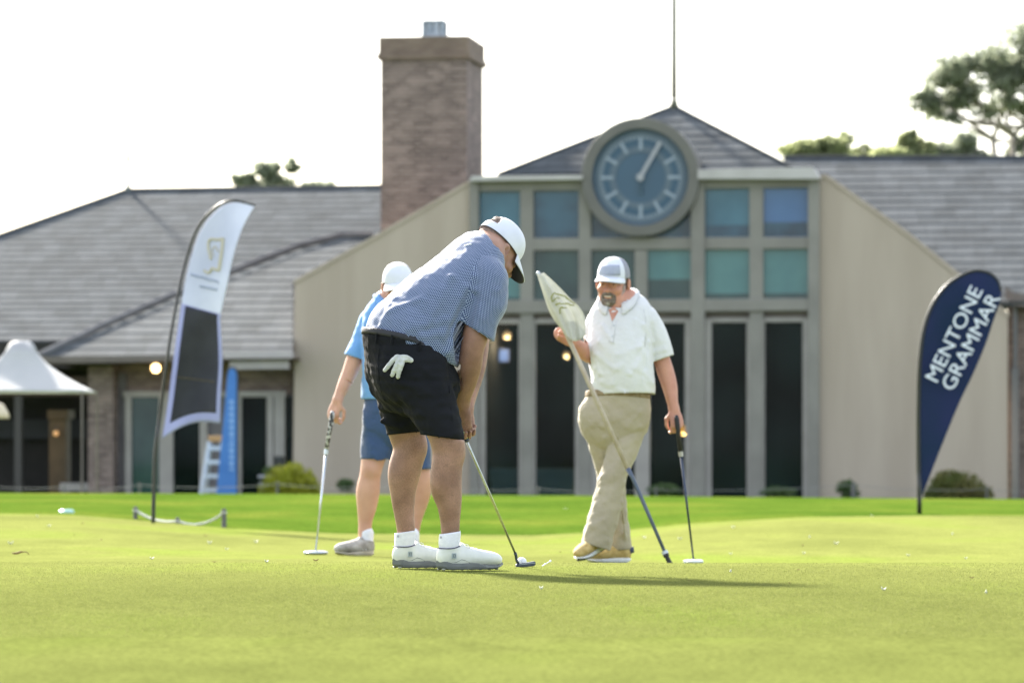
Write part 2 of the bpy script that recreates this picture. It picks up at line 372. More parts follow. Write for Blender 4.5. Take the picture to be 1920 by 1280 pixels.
# clock
ck_c = B(1200, 332, -.30); rr = 111*82/F
def disc_ring(mb, c, r0, r1, d0, d1, n=64, m=0):
    # ring between radii r0<r1 from depth d0 (front) to d1, axis BN
    V = []; 
    for d, r in ((d0,r1),(d1,r1),(d1,r0),(d0,r0)):
        for k in range(n):
            a = 2*math.pi*k/n; V.append(c+BU*math.sin(a)*r+BZ*math.cos(a)*r+BN*d)
    Fc = []
    for q in range(4):
        for k in range(n): Fc.append((q*n+k, q*n+(k+1)%n, ((q+1)%4)*n+(k+1)%n, ((q+1)%4)*n+k))
    return mb.add(V, Fc, m)
def disc(mb, c, r, d0, d1, n=64, m=0):
    ring = [c+BU*math.sin(2*math.pi*k/n)*r+BZ*math.cos(2*math.pi*k/n)*r+BN*d0 for k in range(n)]
    return mb.prism(ring, BN*(d1-d0), m)
M_clockrim = pmat('clock_surround', (.115,.112,.10), (.14,.136,.12), scale=1.5, rough=.7)
M_face = pmat('clock_face', (.026,.072,.12), (.030,.080,.13), scale=1, rough=.35)
M_face_d = pmat('clock_face_dark', (.022,.068,.115), rough=.4)
M_dial = pmat('dial_ring', (.07,.105,.14), (.085,.125,.16), rough=.5)
M_mark = pmat('dial_marks', (.22,.27,.32), (.26,.31,.36), rough=.5)
M_hand = pmat('clock_hand', (.30,.31,.33), rough=.5)
M_hand_d = pmat('clock_hand_dark', (.03,.07,.10), rough=.5)
clock_rim = MB(); disc_ring(clock_rim, ck_c, rr*.815, rr, 0, 1.1); ck = clock_rim.build('clock', M_clockrim, club, bevel=.02)
fm = MB(); disc(fm, ck_c, rr*.83, .16, .22); fm.build('clock_face', M_face, ck)
f2 = MB(); disc_ring(f2, ck_c, rr*.80, rr*.82, .05, .18); disc_ring(f2, ck_c, rr*.52, rr*.66, .148, .165); f2.build('dial_band', M_face_d, ck)
f3 = MB(); disc_ring(f3, ck_c, rr*.645, rr*.775, .142, .158); disc_ring(f3, ck_c, rr*.425, rr*.53, .142, .158); f3.build('dial_ring', M_dial, ck)
f4 = MB()
for h in range(12):
    a = math.pi*h/6; d = BU*math.sin(a)+BZ*math.cos(a); s_ = BU*math.cos(a)-BZ*math.sin(a)
    f4.box(ck_c+d*rr*.575+BN*.136, (rr*.028, rr*.11, .006), np.array([s_, d, BN]))
for k in range(60):
    a = math.pi*k/30; d = BU*math.sin(a)+BZ*math.cos(a); s_ = BU*math.cos(a)-BZ*math.sin(a)
    f4.box(ck_c+d*rr*.675+BN*.137, (rr*.014, rr*.022, .004), np.array([s_, d, BN]))
f4.build('hour_marks', M_mark, ck)
def hand(ang, l, wd, mat, dep, tail=.05):
    a = R(ang); d = BU*math.sin(a)+BZ*math.cos(a); s_ = BU*math.cos(a)-BZ*math.sin(a)
    mb = MB(); mb.prism([ck_c+BN*dep-d*tail-s_*wd*.8, ck_c+BN*dep-d*tail+s_*wd*.8, ck_c+BN*dep+d*l+s_*wd*.75, ck_c+BN*dep+d*l-s_*wd*.75], BN*.02)
    disc(mb, ck_c, wd*1.5, dep-.012, dep+.02, 20); mb.build('clock_hand', mat, ck)
hand(30, .86, .055, M_hand, .04, .06); hand(180, .36, .035, M_hand_d, .09, 0)

# roofs -------------------------------------------------------
def clip(poly, n, d):
    out = []
    for i in range(len(poly)):
        a, b_ = poly[i], poly[(i+1)%len(poly)]; da, db = np.dot(a,n)-d, np.dot(b_,n)-d
        if da >= 0: out.append(a)
        if (da >= 0) != (db >= 0): out.append(a+(b_-a)*da/(da-db))
    return out
def roof_plane(poly3, name, parent, course=.30, lip=.035, mat=None, back=True):
    P3 = [np.array(p) for p in poly3]; c0 = P3[0]; nrm = np.zeros(3)
    for i in range(1, len(P3)-1): nrm += np.cross(P3[i]-c0, P3[i+1]-c0)
    nrm /= np.linalg.norm(nrm)
    if nrm[2] < 0: nrm = -nrm
    U = np.cross([0,0,1.], nrm); U /= np.linalg.norm(U); W = np.cross(nrm, U)
    if W[2] < 0: W = -W
    ws = [np.dot(p-c0, W) for p in P3]; w0, w1 = min(ws), max(ws)
    V = []; Fc = []; UV = []; FM = []; k = 0; y = w0
    while y < w1-1e-6:
        pl = clip(P3, W, np.dot(c0,W)+y); pl = clip(pl, -W, -(np.dot(c0,W)+min(y+course, w1))) if len(pl) > 2 else []
        if len(pl) > 2:
            n0 = len(V); lo = []
            for p in pl:
                f = 1-(np.dot(p-c0,W)-y)/course
                V.append(p+nrm*lip*f); 
                if np.dot(p-c0,W)-y < 1e-4: lo.append(p)
            Fc.append(list(range(n0, n0+len(pl)))); UV += [(np.dot(p-c0,U)+(k%2)*.15+.077*(k*7%11), k*10.+5) for p in pl]
            if len(lo) == 2:
                n1 = len(V); V += [lo[0], lo[1], lo[1]+nrm*lip, lo[0]+nrm*lip]; Fc.append([n1,n1+1,n1+2,n1+3]); FM.append(len(Fc)-1); UV += [(np.dot(p-c0,U), k*10.+5) for p in (lo[0],lo[1],lo[1],lo[0])]
        y += course; k += 1
    if back:
        n0 = len(V); V += [p-nrm*.12 for p in P3]; Fc.append(list(range(n0, n0+len(P3)))[::-1]); UV += [(0,5)]*len(P3)
        for i in range(len(P3)):
            n1 = len(V); a, b_ = P3[i], P3[(i+1)%len(P3)]; V += [a, b_, b_-nrm*.12, a-nrm*.12]; Fc.append([n1,n1+1,n1+2,n1+3]); UV += [(0,5)]*4
    fm = np.zeros(len(Fc), int); fm[FM] = 1
    return mesh(name, V, Fc, None, parent, uv=UV, mats=[mat or M_tile, M_butt], fmat=fm)
def slope_plane(px, py, v, pitch):
    """plane through the point at pixel/depth rising away from the camera with pitch degrees"""
    pt = B(px, py, v); n = -BN*math.sin(R(pitch))+BZ*math.cos(R(pitch)); return pt, n
def capline(a, b_, r, name, parent):
    mb = MB(); mb.tube([a, b_], r, 8); return mb.build(name, M_tile, parent)
# left main roof
pt, n = slope_plane(300, 672, 1.2, 27)
Lm = [inplane(x, y, pt, n) for x, y in [(-340,660),(715,660),(715,350),(240,357),(0,442),(-340,562)]]
roofL = roof_plane(Lm, 'roof', club, course=.33, lip=.012)
ridgeA, ridgeB = Lm[3], Lm[2]
# rear slope and hip end so the roof has a body
drop = 3.2
roof_plane([ridgeA, ridgeB, ridgeB+BN*6-BZ*drop, ridgeA+BN*6-BZ*drop], 'rear_roof', roofL, lip=.02, course=.5)
roof_plane([Lm[5], Lm[3], ridgeA+BN*6-BZ*drop, Lm[5]+BN*6-BZ*.6], 'hip_roof', roofL, lip=.02, course=.5)
capline(ridgeA, ridgeB, .055, 'ridge_tiles', roofL); capline(Lm[3], Lm[5], .06, 'hip_tiles', roofL)
# left lower roof, in front
pt, n = slope_plane(300, 668, -.9, 24)
Ll = [inplane(x, y, pt, n) for x, y in [(72,669),(549,664),(549,530),(700,446),(700,441),(640,444)]]
roof2 = roof_plane(Ll, 'lower_roof', club, course=.44, lip=.012)
mb = MB(); hp = [inplane(x, y, pt, n)+BZ*.02 for x, y in [(72,669),(200,608),(330,552),(460,500),(560,462),(640,443),(700,441)]]
mb.tube(hp, .085, 8); M_hip = pmat('hip_tile_dark', (.10,.10,.105), (.14,.14,.145), rough=.85); mb.build('hip_tiles', M_hip, roof2)
fs = MB(); bprism(fs, [(72,668),(420,666),(420,676),(84,681)], -.93, -.80); fs.build('fascia', M_fascia, roof2)
fs = MB(); bprism(fs, [(418,660),(548,659),(548,671),(418,672)], -1.0, -.8); bprism(fs, [(430,674),(540,673),(540,691),(430,692)], -.78, -.6); fs.build('gutter', M_fascia_l, roof2)
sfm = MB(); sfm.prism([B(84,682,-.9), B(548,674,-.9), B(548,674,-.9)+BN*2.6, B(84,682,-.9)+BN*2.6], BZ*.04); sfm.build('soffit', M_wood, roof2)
# bay pyramid roof
apx = B(1264, 200, 3.2)
pl = [B(935,328,.5), B(1483,314,.5), apx]
roofC = roof_plane(pl, 'bay_roof', club, course=.36, lip=.012)
bkl, bkr = pl[0]+BN*5.2, pl[1]+BN*5.2
roof_plane([pl[1], bkr, apx], 'side_roof', roofC, course=.4, lip=.03); roof_plane([bkl, pl[0], apx], 'side_roof', roofC, course=.4, lip=.03); roof_plane([bkr, bkl, apx], 'rear_roof', roofC, course=.4, lip=.03)
capline(pl[0], apx, .05, 'hip_tiles', roofC); capline(pl[1], apx, .05, 'hip_tiles', roofC)
# right roof
pt, n = slope_plane(1900, 560, .9, 27)
Rr = [inplane(x, y, pt, n) for x, y in [(1470,296),(2250,296),(2250,566),(1470,566)]]
roofR = roof_plane(Rr, 'roof', club, course=.42, lip=.012)
roof_plane([Rr[0], Rr[1], Rr[1]+BN*6-BZ*3.2, Rr[0]+BN*6-BZ*3.2], 'rear_roof', roofR, lip=.02, course=.5)
capline(Rr[0], Rr[1], .06, 'ridge_tiles', roofR)
fs = MB(); bprism(fs, [(1885,536),(1900,548),(2260,600),(2260,620),(1900,572),(1885,556)], .78, .95); fs.build('fascia', M_fascia, roofR)
# brick walls
def brickwall(mb, name='brick_wall'): return boxuv(mb.build(name, M_brick, club))
bw_ = MB(); bprism(bw_, rect(165,686,212,960), .0, .5); brickwall(bw_)
bw_ = MB(); bprism(bw_, rect(208,642,548,738), .55, .8); brickwall(bw_)
bw_ = MB(); bprism(bw_, rect(1889,560,2300,965), 1.2, 1.5); brickwall(bw_)
dp = MB(); dp.tube([B(1903,545,1.05), B(1903,960,1.05)], .05, 8); bprism(dp, rect(1896,690,1910,960), .95, 1.15); dp.build('downpipe', pmat('grey_pipe', (.14,.15,.16), rough=.6), club)
# left glazed recess: grey panels, pale frames, dark glass
pn = MB(); bprism(pn, rect(212,700,236,955), .45, .6); bprism(pn, rect(300,738,326,955), .45, .6); bprism(pn, rect(383,738,450,955), .45, .6); bprism(pn, rect(500,738,548,955), .5, .6)
pn.build('grey_panel', pmat('grey_panel', (.11,.10,.105), (.14,.13,.13), rough=.7), club)
df = MB()
for x0, x1 in [(234,246),(298,324),(374,388),(440,452),(500,512),(514,534)]: bprism(df, rect(x0,742,x1,955), .33, .47)
bprism(df, rect(230,733,536,744), .34, .5); df.build('door_frame', M_frame_l, club, bevel=.01)
for x0, x1 in [(246,298),(324,374),(452,500),(534,548)]:
    g = MB(); bprism(g, rect(x0,744,x1,955), .42, .44); g.build('glass_door', G_murk if x0 < 260 else G_clear, club)
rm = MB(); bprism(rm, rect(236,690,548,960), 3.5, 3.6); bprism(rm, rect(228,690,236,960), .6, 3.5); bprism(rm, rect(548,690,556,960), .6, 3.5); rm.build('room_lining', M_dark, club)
# shaded veranda at far left: deep recess with posts, back wall, beam
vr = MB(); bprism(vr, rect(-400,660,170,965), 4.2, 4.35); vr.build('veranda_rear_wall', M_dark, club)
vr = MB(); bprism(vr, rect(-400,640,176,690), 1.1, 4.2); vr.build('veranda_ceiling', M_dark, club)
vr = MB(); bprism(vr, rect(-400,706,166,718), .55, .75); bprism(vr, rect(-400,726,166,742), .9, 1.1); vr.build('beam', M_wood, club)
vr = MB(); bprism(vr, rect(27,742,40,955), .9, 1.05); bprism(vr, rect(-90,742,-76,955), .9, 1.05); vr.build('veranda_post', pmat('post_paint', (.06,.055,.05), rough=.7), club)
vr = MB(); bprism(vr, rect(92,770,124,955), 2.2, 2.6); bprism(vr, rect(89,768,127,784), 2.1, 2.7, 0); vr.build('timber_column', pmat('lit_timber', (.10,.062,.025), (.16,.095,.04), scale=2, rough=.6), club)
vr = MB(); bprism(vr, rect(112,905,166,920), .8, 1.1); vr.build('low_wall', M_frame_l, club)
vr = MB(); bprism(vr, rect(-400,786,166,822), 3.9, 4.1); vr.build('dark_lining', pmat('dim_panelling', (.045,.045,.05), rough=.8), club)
# chimney (rotated with the building)
def chim(mb, x0, x1, yt, yb, v, dpt, out=0.):
    a, b_ = B(x0,yt,v), B(x1,yt,v); zb = B(x0,yb,v)[2]; zt = a[2]
    ex = BU*out; ey = BN*out
    bx = [np.array([*(a-ex-ey)[:2],zb]), np.array([*(b_+ex-ey)[:2],zb]), np.array([*(b_+ex-ey)[:2],zt]), np.array([*(a-ex-ey)[:2],zt])]
    mb.prism(bx, BN*(dpt+2*out))
cm = MB(); chim(cm, 714, 876, 74, 470, 2.1, 2.25); chm = boxuv(cm.build('chimney', M_brick, club))
M_brick2 = brick_mat('chimney_cap_brick', (.15,.105,.08), (.19,.14,.105), (.17,.15,.13), .24, .086)
cm = MB(); chim(cm, 714, 876, 70, 103, 2.1, 2.25, .035); chim(cm, 714, 876, 101, 112, 2.1, 2.25, .075); boxuv(cm.build('chimney_cap', M_brick2, chm))
M_zinc = pmat('zinc', (.22,.26,.30), (.34,.38,.42), scale=6, rough=.4, metal=.6)
fl = MB()
fc = (B(795,72,2.9)+B(835,72,2.9))/2
for i in range(4): 
    for s_ in (-1,1): fl.box(fc+BU*(-.21+.14*i)+BN*.21*s_+BZ*.17, (.045,.01,.17), AX); fl.box(fc+BN*(-.21+.14*i)+BU*.21*s_+BZ*.17, (.01,.045,.17), AX)
fl.box(fc+BZ*.36, (.25,.25,.02), AX); fl.box(fc+BZ*.02, (.23,.23,.05), AX); fl.box(fc+BZ*.17, (.12,.12,.15), AX)
fl.build('flue_cowl', M_zinc, chm)
# apex poles
M_pole = pmat('weathered_green_pole', (.06,.065,.035), (.09,.095,.06), scale=3, rough=.6)
fp = MB(); a = apx; fp.tube([a-BZ*.1, a+BZ*.22], [.13,.045], 12); fp.tube([a+BZ*.2, a+BZ*1.2, a+BZ*4.8], [.065,.06,.055], 10); fp.ball(a+BZ*.27, .06, 10)
fp.build('flagpole', M_pole, roofC, smooth=True)
fp = MB(); a = ridgeA; fp.tube([a-BZ*.1, a+BZ*.16], [.12,.04], 12); fp.tube([a+BZ*.15, a+BZ*.55, a+BZ*.8, a+BZ*1.25], [.040,.038,.050,.018], 8); fp.build('finial', pmat('copper_finial', (.12,.15,.14), rough=.5), roofL, smooth=True)
# lamps
M_bulb = pmat('lit_bulb', (1,.8,.5), emit=((1,.62,.25), 2.2))
M_bulb2 = pmat('dim_bulb', (1,.8,.5), emit=((1,.60,.32), .42))
M_bulb3 = pmat('amber_bulb', (1,.7,.3), emit=((1,.42,.05), .5))
def lamp(px, py, v, r, m, label, hang=.25):
    p = B(px, py, v); t = thing('pendant_lamp', p, label, 'lamp', 'lit lamps in and on the clubhouse')
    mb = MB(); mb.ball(p, r, 14); mb.build('bulb', m, t, smooth=True)
    mb = MB(); mb.tube([p+BZ*r*.8, p+BZ*(r+hang)], [r*.45, .008], 10); mb.build('fitting', M_fascia, t)
    if v > 2.5:
        ld_ = bpy.data.lights.new('lamp_light', 'POINT'); ld_.energy = 22; ld_.color = (1,.75,.5); ld_.shadow_soft_size = r; lo = bpy.data.objects.new('lamp_light', ld_); COL.objects.link(lo); lo.parent = t; lo.location = (0,0,-.2)
lamp(292, 690, -.55, .095, M_bulb, 'bright round lamp lit under the left eave beside the tall feather flag', .04)
lamp(951, 628, 3.5, .085, M_bulb2, 'warm lamp behind the glass doors, right one of the close pair beside the bent golfer')
lamp(920, 617, 3.5, .085, M_bulb2, 'warm lamp behind the glass doors, left one of the close pair by the bent golfer')
lamp(1062, 665, 3.0, .07, M_bulb2, 'warm lamp behind the glass doors between the white flag and the golfer in white')
lamp(1283, 806, 3.0, .11, M_bulb3, 'orange lamp glowing inside, right behind the hand leaning on the putter')
lamp(105, 812, 1.9, .06, pmat('dull_bulb', (1,.7,.4), emit=((1,.45,.12), .12)), 'small dim lamp in front of the timber column in the dark veranda', .1)
# table with a pale cloth behind the doors
tb = thing('dining_table', (*B(1000,900,.7)[:2], -.74), 'long table under a pale blue cloth seen through the glass doors', 'table')
p0, p1 = B(918,878,.7), B(1076,878,.7); q = MB(); z1 = p0[2]; q.prism([np.array([*p0[:2],-.1-.2]), np.array([*p1[:2],-.3]), p1, p0], BN*1.0); q.prism([np.array([*(p0+BU*.03)[:2],-.72]), np.array([*(p1-BU*.03)[:2],-.72]), np.array([*(p1-BU*.03)[:2],-.3]), np.array([*(p0+BU*.03)[:2],-.3])], BN*.9)
q.build('tablecloth', pmat('pale_blue_cloth', (.50,.64,.80), (.55,.68,.82), rough=.8), tb)
sc_ = thing('wall_screen', B(940,665,4.2), 'small bluish lit screen on the wall seen through the door left of the flagstick', 'screen')
q = MB(); bprism(q, rect(928,655,953,677), 4.2, 4.26); q.build('display', pmat('lit_screen', (.1,.15,.3), emit=((.25,.35,.75), .5)), sc_)
q = MB(); bprism(q, rect(925,652,956,680), 4.262, 4.32); q.build('bezel', M_fascia, sc_)
# ------------------------------------------------------------ trees and bushes
def leaf_mat(name, a, b_, tr=.35):
    return pmat(name, a, b_, scale=1.3, rough=.6, spec=.3, trans=tr, detail=3)
M_gum = leaf_mat('gum_leaves', (.24,.27,.20), (.36,.39,.29), .68); M_bark = pmat('pale_bark', (.22,.19,.15), (.32,.28,.23), scale=4, rough=.9)
M_gum2 = leaf_mat('tree_leaves', (.22,.25,.13), (.34,.37,.19), .65)
def leaves(blobs, n, size, rng, droop=0.3):
    """blobs: (centre, radii); leaf-sized quads scattered in the shell of each clump"""
    V = []; Fc = []; tot = sum(b[1][0]*b[1][2] for b in blobs)
    for c, r in blobs:
        k = int(n*r[0]*r[2]/tot)
        d = rng.normal(size=(k,3)); d /= np.linalg.norm(d,axis=1)[:,None]; rad = rng.uniform(.2,1.35,(k,1))**.75
        p = np.array(c)+d*rad*np.array(r)
        u = rng.normal(size=(k,3)); u[:,2] -= droop; u /= np.linalg.norm(u,axis=1)[:,None]; w = np.cross(u, rng.normal(size=(k,3))); w /= np.linalg.norm(w,axis=1)[:,None]
        s = size*rng.uniform(.6,1.4,(k,1)); a = p-u*s; b_ = p+w*s*.33; c2 = p+u*s; e = p-w*s*.33
        i0 = len(V); V += np.stack([a,b_,c2,e],1).reshape(-1,3).tolist(); Fc += [(i0+4*j,i0+4*j+1,i0+4*j+2,i0+4*j+3) for j in range(k)]
    return V, Fc
def tree(label, base_px, Y, blobs_px, mat, n, size, seed, limbs=None, group='trees behind the clubhouse', trunk_r=.25, cat='tree', name='tree', depth=.8):
    rng = np.random.default_rng(seed); base = P(base_px, HY, Y); base[2] = -.8
    t = thing(name, base, label, cat, group); sc = Y/F; bl = []
    for (x, y, rx, ry) in blobs_px:
        c = P(x, y, Y+rng.uniform(-1,1)*rx*sc*.6)
        for k in range(9):
            o = rng.normal(size=3)*np.array([rx,rx*depth,ry])*sc*.45; bl.append((c+o*1.12, np.array([rx*.56,rx*.56*depth,ry*.54])*sc*rng.uniform(.5,1.15)))
    V, Fc = leaves(bl, n, size, rng); mesh('crown', V, Fc, mat, t)
    mb = MB(); top = np.mean([b[0] for b in bl], 0); mid = base*.45+top*.55; mid[0] += .3
    mb.tube([base, base*.7+top*.3, mid], [trunk_r, trunk_r*.75, trunk_r*.5], 10)
    for j, (x, y, rx, ry) in enumerate(blobs_px):
        e = P(x, y, Y); m_ = (mid+e)/2+rng.normal(size=3)*.15; st = mid if not limbs else P(*limbs[j%len(limbs)], Y)
        if limbs: mb.tube([mid, (mid+st)/2+rng.normal(size=3)*.1, st], [trunk_r*.45, trunk_r*.35, trunk_r*.3], 7)
        mb.tube([st, (st+e)/2+rng.normal(size=3)*.12, e], [trunk_r*.3, trunk_r*.18, trunk_r*.06], 7)
        for q in range(4):
            f = e+rng.normal(size=3)*np.array([rx,rx*depth,ry])*sc*.6; mb.tube([(st+e)/2, (st+e)/4+f/2+rng.normal(size=3)*.08, f], [trunk_r*.12, trunk_r*.07, trunk_r*.02], 5)
    mb.build('trunk', M_bark, t, smooth=True); return t
tree('tall spreading gum tree with open pale limbs above the right roof', 1878, 128,
     [(1748,195,34,28),(1785,150,48,38),(1850,125,58,45),(1905,130,52,44),(1965,120,70,60),(1810,185,40,18),(1735,178,26,22),(1880,190,38,16),(1935,200,40,30),(1918,270,22,28),(1845,215,18,10),(1782,222,14,8)], M_gum, 10500, .14, 1, limbs=[(1862,262),(1900,255),(1935,240)], trunk_r=.30, depth=.7)
tree('rounded green tree crown just over the roof right of the clock', 1540, 118, [(1545,280,52,26),(1500,292,36,16),(1572,286,30,22),(1530,270,25,14)], M_gum2, 4200, .13, 2)
tree('low tree crown over the right roof with one raised tuft', 1690, 122, [(1660,288,46,14),(1705,272,26,24),(1735,288,26,14),(1630,290,22,12)], M_gum2, 3600, .13, 3)
tree('small low tree crown left of the tall gum trunk over the right roof', 1805, 122, [(1800,282,34,18),(1825,290,24,12),(1775,290,18,10)], M_gum, 2800, .13, 4)
tree('thin leafy treetop showing above the left roof ridge', 515, 120, [(455,335,22,20),(492,322,20,14),(520,332,26,20),(548,315,14,12),(575,345,24,10),(610,352,30,8),(480,345,26,14),(640,356,20,5)], M_gum, 3400, .12, 5, trunk_r=.2)
M_lime = leaf_mat('lime_foliage', (.30,.33,.03), (.42,.42,.05), .45); M_bush = leaf_mat('olive_foliage', (.10,.13,.03), (.19,.17,.06), .35); M_herb = leaf_mat('dark_herb', (.06,.11,.04), (.12,.17,.06), .35)
def bush(label, blobs, Y, mat, n, size, seed, name='bush'):
    rng = np.random.default_rng(seed); x0 = np.mean([b[0] for b in blobs]); base = P(x0, HY, Y); base[2] = float(terrain(base[0], Y)); t = thing(name, base, label, 'bush')
    bl = [(P(x, y, Y), np.array([rx, rx*.8, ry])*Y/F) for x, y, rx, ry in blobs]
    V, Fc = leaves(bl, n, size, rng, -.6); mesh('foliage', V, Fc, mat, t)
    mb = MB()
    for k in range(7):
        e = P(x0+rng.uniform(-25,25), blobs[0][1]+rng.uniform(-6,10), Y); mb.tube([base-BZ*.05, (base+e)/2+rng.normal(size=3)*.05, e], [.02,.014,.006], 5)
    mb.build('stem', M_bark, t)
bush('rounded lime green bush at the foot of the left end of the tan wall', [(545,914,42,38),(518,925,28,28),(570,922,26,30)], 79.4, M_lime, 6500, .06, 11)
bush('olive bush with reddish tips behind the dark teardrop flag', [(1795,920,46,30),(1780,903,26,18),(1832,928,26,16),(1760,928,22,16)], 77.5, M_bush, 4200, .06, 12)
bush('small dark green plant at the foot of the right tan wall', [(1588,915,16,14),(1596,925,14,10)], 78.5, M_herb, 900, .05, 13)
bush('low green plant behind the glass door foot, between the golfer in white and his putter', [(1245,918,26,10)], 79.5, M_herb, 900, .05, 14)
bush('faint low tuft by the right door frame foot', [(1460,922,30,8)], 79.5, M_herb, 700, .045, 15)
bush('small dark tuft at the left tan wall foot beside the man in light blue', [(648,908,14,10)], 80, M_herb, 600, .045, 16)

# ------------------------------------------------------------ rope fences
M_post = pmat('grey_post', (.10,.10,.10), (.15,.145,.14), scale=8, rough=.8); M_ropef = pmat('weathered_thin_rope', (.22,.22,.21), (.28,.28,.27), scale=30, rough=.8); M_rope = pmat('white_rope', (.40,.41,.38), (.50,.50,.47), scale=30, rough=.8)
def post(px, top, Y, r, label, sink=.1, group='short posts of the near rope fence'):
    x = (px-CX)*Y/F; g = float(terrain(x, Y)); zt = P(px, top, Y)[2]
    t = thing('post', (x, Y, g), label, 'post', group)
    mb = MB(); mb.tube([(x,Y,g-sink),(x,Y,zt-.02),(x,Y,zt)], [r,r,r*.7], 12); mb.build('shaft', M_post, t)
    mb = MB(); mb.tube([(x,Y,zt-.045),(x,Y,zt-.03)], r*1.25, 12); mb.build('rope_collar', M_rope, t); return np.array([x,Y,zt-.037])
Yp = 36.9
a1 = post(254, 949, Yp+.4, .022, 'short grey post left of the feather flag pole'); a2 = post(333, 969, Yp-.1, .02, 'lowest short grey post, in the middle of the sagging rope'); a3 = post(420, 953, Yp-.3, .024, 'short grey post at the right end of the near rope')
def rope(a, b_, sag, r, label, n=14, group=None, name='rope'):
    mb = MB(); mb.tube([a*(1-t)+b_*t-BZ*sag*4*t*(1-t) for t in np.linspace(0,1,n)], r, 7); o = mb.build(name, M_rope if r > .01 else M_ropef, None, smooth=True, origin=a); tag(o, label, 'rope', group)
rope(a1, a2+BZ*.0, .045, .012, 'white rope sagging from the left post behind the flag pole', group='ropes of the near fence')
rope(a2, a3, .07, .012, 'white rope rising to the right post of the near fence', group='ropes of the near fence')
prev = None; farp = []
for k, (px, row) in enumerate([(-60,906),(120,912),(262,909),(520,907),(760,910),(1010,916),(1230,917),(1600,908),(1850,916),(2010,914)]):
    Y = 74.; x = (px-CX)*Y/F; zt = P(px, row, Y)[2]; g = float(terrain(x, Y))
    t = thing('stake', (x,Y,g), 'x', 'stake', 'stakes of the far rope line')
    mb = MB(); mb.tube([(x,Y,g-.1),(x,Y,zt+.01)], .02 if k != 7 else .045, 8); mb.build('rod', M_post, t); mb = MB(); mb.ball((x,Y,zt+.015), .026, 8); mb.build('knob', M_post, t)
    t['label'] = ['dark stake of the far rope line by the veranda edge','dark stake of the far rope line before the low veranda wall','dark stake of the far rope line before the left glass door','brown stake of the far rope line before the white planter','stake of the far rope line behind the golfers','stake of the far rope line before the blue tablecloth','stake of the far rope line behind the putter of the man in white','thick brown stake of the far rope line before the right tan wall','stake of the far rope line before the olive bush','stake of the far rope line beyond the right wall end'][k]
    a = np.array([x,Y,zt]); farp.append(a)
    if prev is not None: rope(prev, a, .06, .0055, 'thin pale rope span of the far rope line along the building', group='spans of the far rope line')
    prev = a

# ------------------------------------------------------------ flags
def flat_grid(fn, nu, nv):
    V = [fn(u/(nu-1), v/(nv-1)) for v in range(nv) for u in range(nu)]
    Fc = [(j*nu+i, j*nu+i+1, (j+1)*nu+i+1, (j+1)*nu+i) for j in range(nv-1) for i in range(nu-1)]
    return V, Fc
def pl_interp(pts, s):
    pts = np.array(pts, float); d = np.r_[0, np.cumsum(np.linalg.norm(np.diff(pts,axis=0),axis=1))]; d /= d[-1]
    return np.array([np.interp(s, d, pts[:,0]), np.interp(s, d, pts[:,1])])
def smooth_pl(pts, n=40):
    pts = np.array(pts, float); out = []
    for i in range(len(pts)-1):
        p0, p1, p2, p3 = pts[max(i-1,0)], pts[i], pts[i+1], pts[min(i+2,len(pts)-1)]
        for t in np.linspace(0,1,n//(len(pts)-1)+1)[:-1]:
            out.append(.5*((2*p1)+(-p0+p2)*t+(2*p0-5*p1+4*p2-p3)*t*t+(-p0+3*p1-3*p2+p3)*t**3))
    out.append(pts[-1]); return np.array(out)
M_black = pmat('black_pole', (.015,.017,.016), rough=.4)
M_fl_w = pmat('pale_flag_cloth', (.46,.50,.60), (.51,.55,.64), scale=3, rough=.7, trans=.40, sheen=.2)
M_fl_edge = pmat('lilac_flag_border', (.33,.36,.55), (.37,.40,.58), scale=3, rough=.7, trans=.35)
M_fl_k = pmat('black_flag_cloth', (.018,.020,.030), (.028,.031,.043), scale=4, rough=.75, trans=.05)
M_gold = pmat('gold_print', (.42,.40,.32), rough=.7); M_inkg = pmat('grey_print', (.22,.27,.36), rough=.7)
# left feather flag
YF = ground_at(287, 980, 34, 40); xb = (287-CX)*YF/F
ff = thing('feather_flag', (xb, YF, float(terrain(xb, YF))), 'tall feather flag, pale blue-white above and black below, on the left', 'flag')
def fdep(px, py): return YF+.10*math.sin((px-300)*.035)+.05*math.sin(py*.022+px*.03)
pole_px = smooth_pl([(287,984),(289,900),(291,850),(297,800),(311,690),(325,600),(345,502),(368,432),(400,392),(435,376),(478,385)], 60)
mb = MB(); k = len(pole_px); mb.tube([P(x, y, fdep(x,y) if y < 810 else YF) for x, y in pole_px], [.020-.010*i/k for i in range(k)], 9); mb.build('pole', M_black, ff, smooth=True)
lead = smooth_pl([(304,822),(313,770),(322,700),(333,620),(349,520),(373,440),(404,397),(436,380),(477,386)], 64)
trail = smooth_pl([(413,794),(414,740),(417,680),(414,615),(414,590),(427,530),(440,472),(456,425),(477,387)], 64)
def fcl(u, v, lift=0.):
    a = pl_interp(lead, v); b_ = pl_interp(trail, v); 
    y = a*(1-u)+b_*u; 
    if v < .25: y[1] -= (1-v/.25)*16*math.sin(math.pi*u)*.9
    p = P(y[0], y[1], fdep(*y)+lift); return p
V, Fc = flat_grid(lambda u, v: fcl(u, v), 22, 60)
fm_ = []
for j in range(59):
    for i in range(21): fm_.append(1 if j < 29 else 0)
o = mesh('cloth', V, Fc, None, ff, smooth=True, mats=[M_fl_w, M_fl_edge], fmat=fm_); s_ = o.modifiers.new('s', 'SOLIDIFY'); s_.thickness = .003
vb = .487
V, Fc = flat_grid(lambda u, v: fcl(.10+.82*u, .045+(vb-.045)*v, -.006), 20, 34); o = mesh('black_panel', V, Fc, M_fl_k, ff, smooth=True); s_ = o.modifiers.new('s', 'SOLIDIFY'); s_.thickness = .002
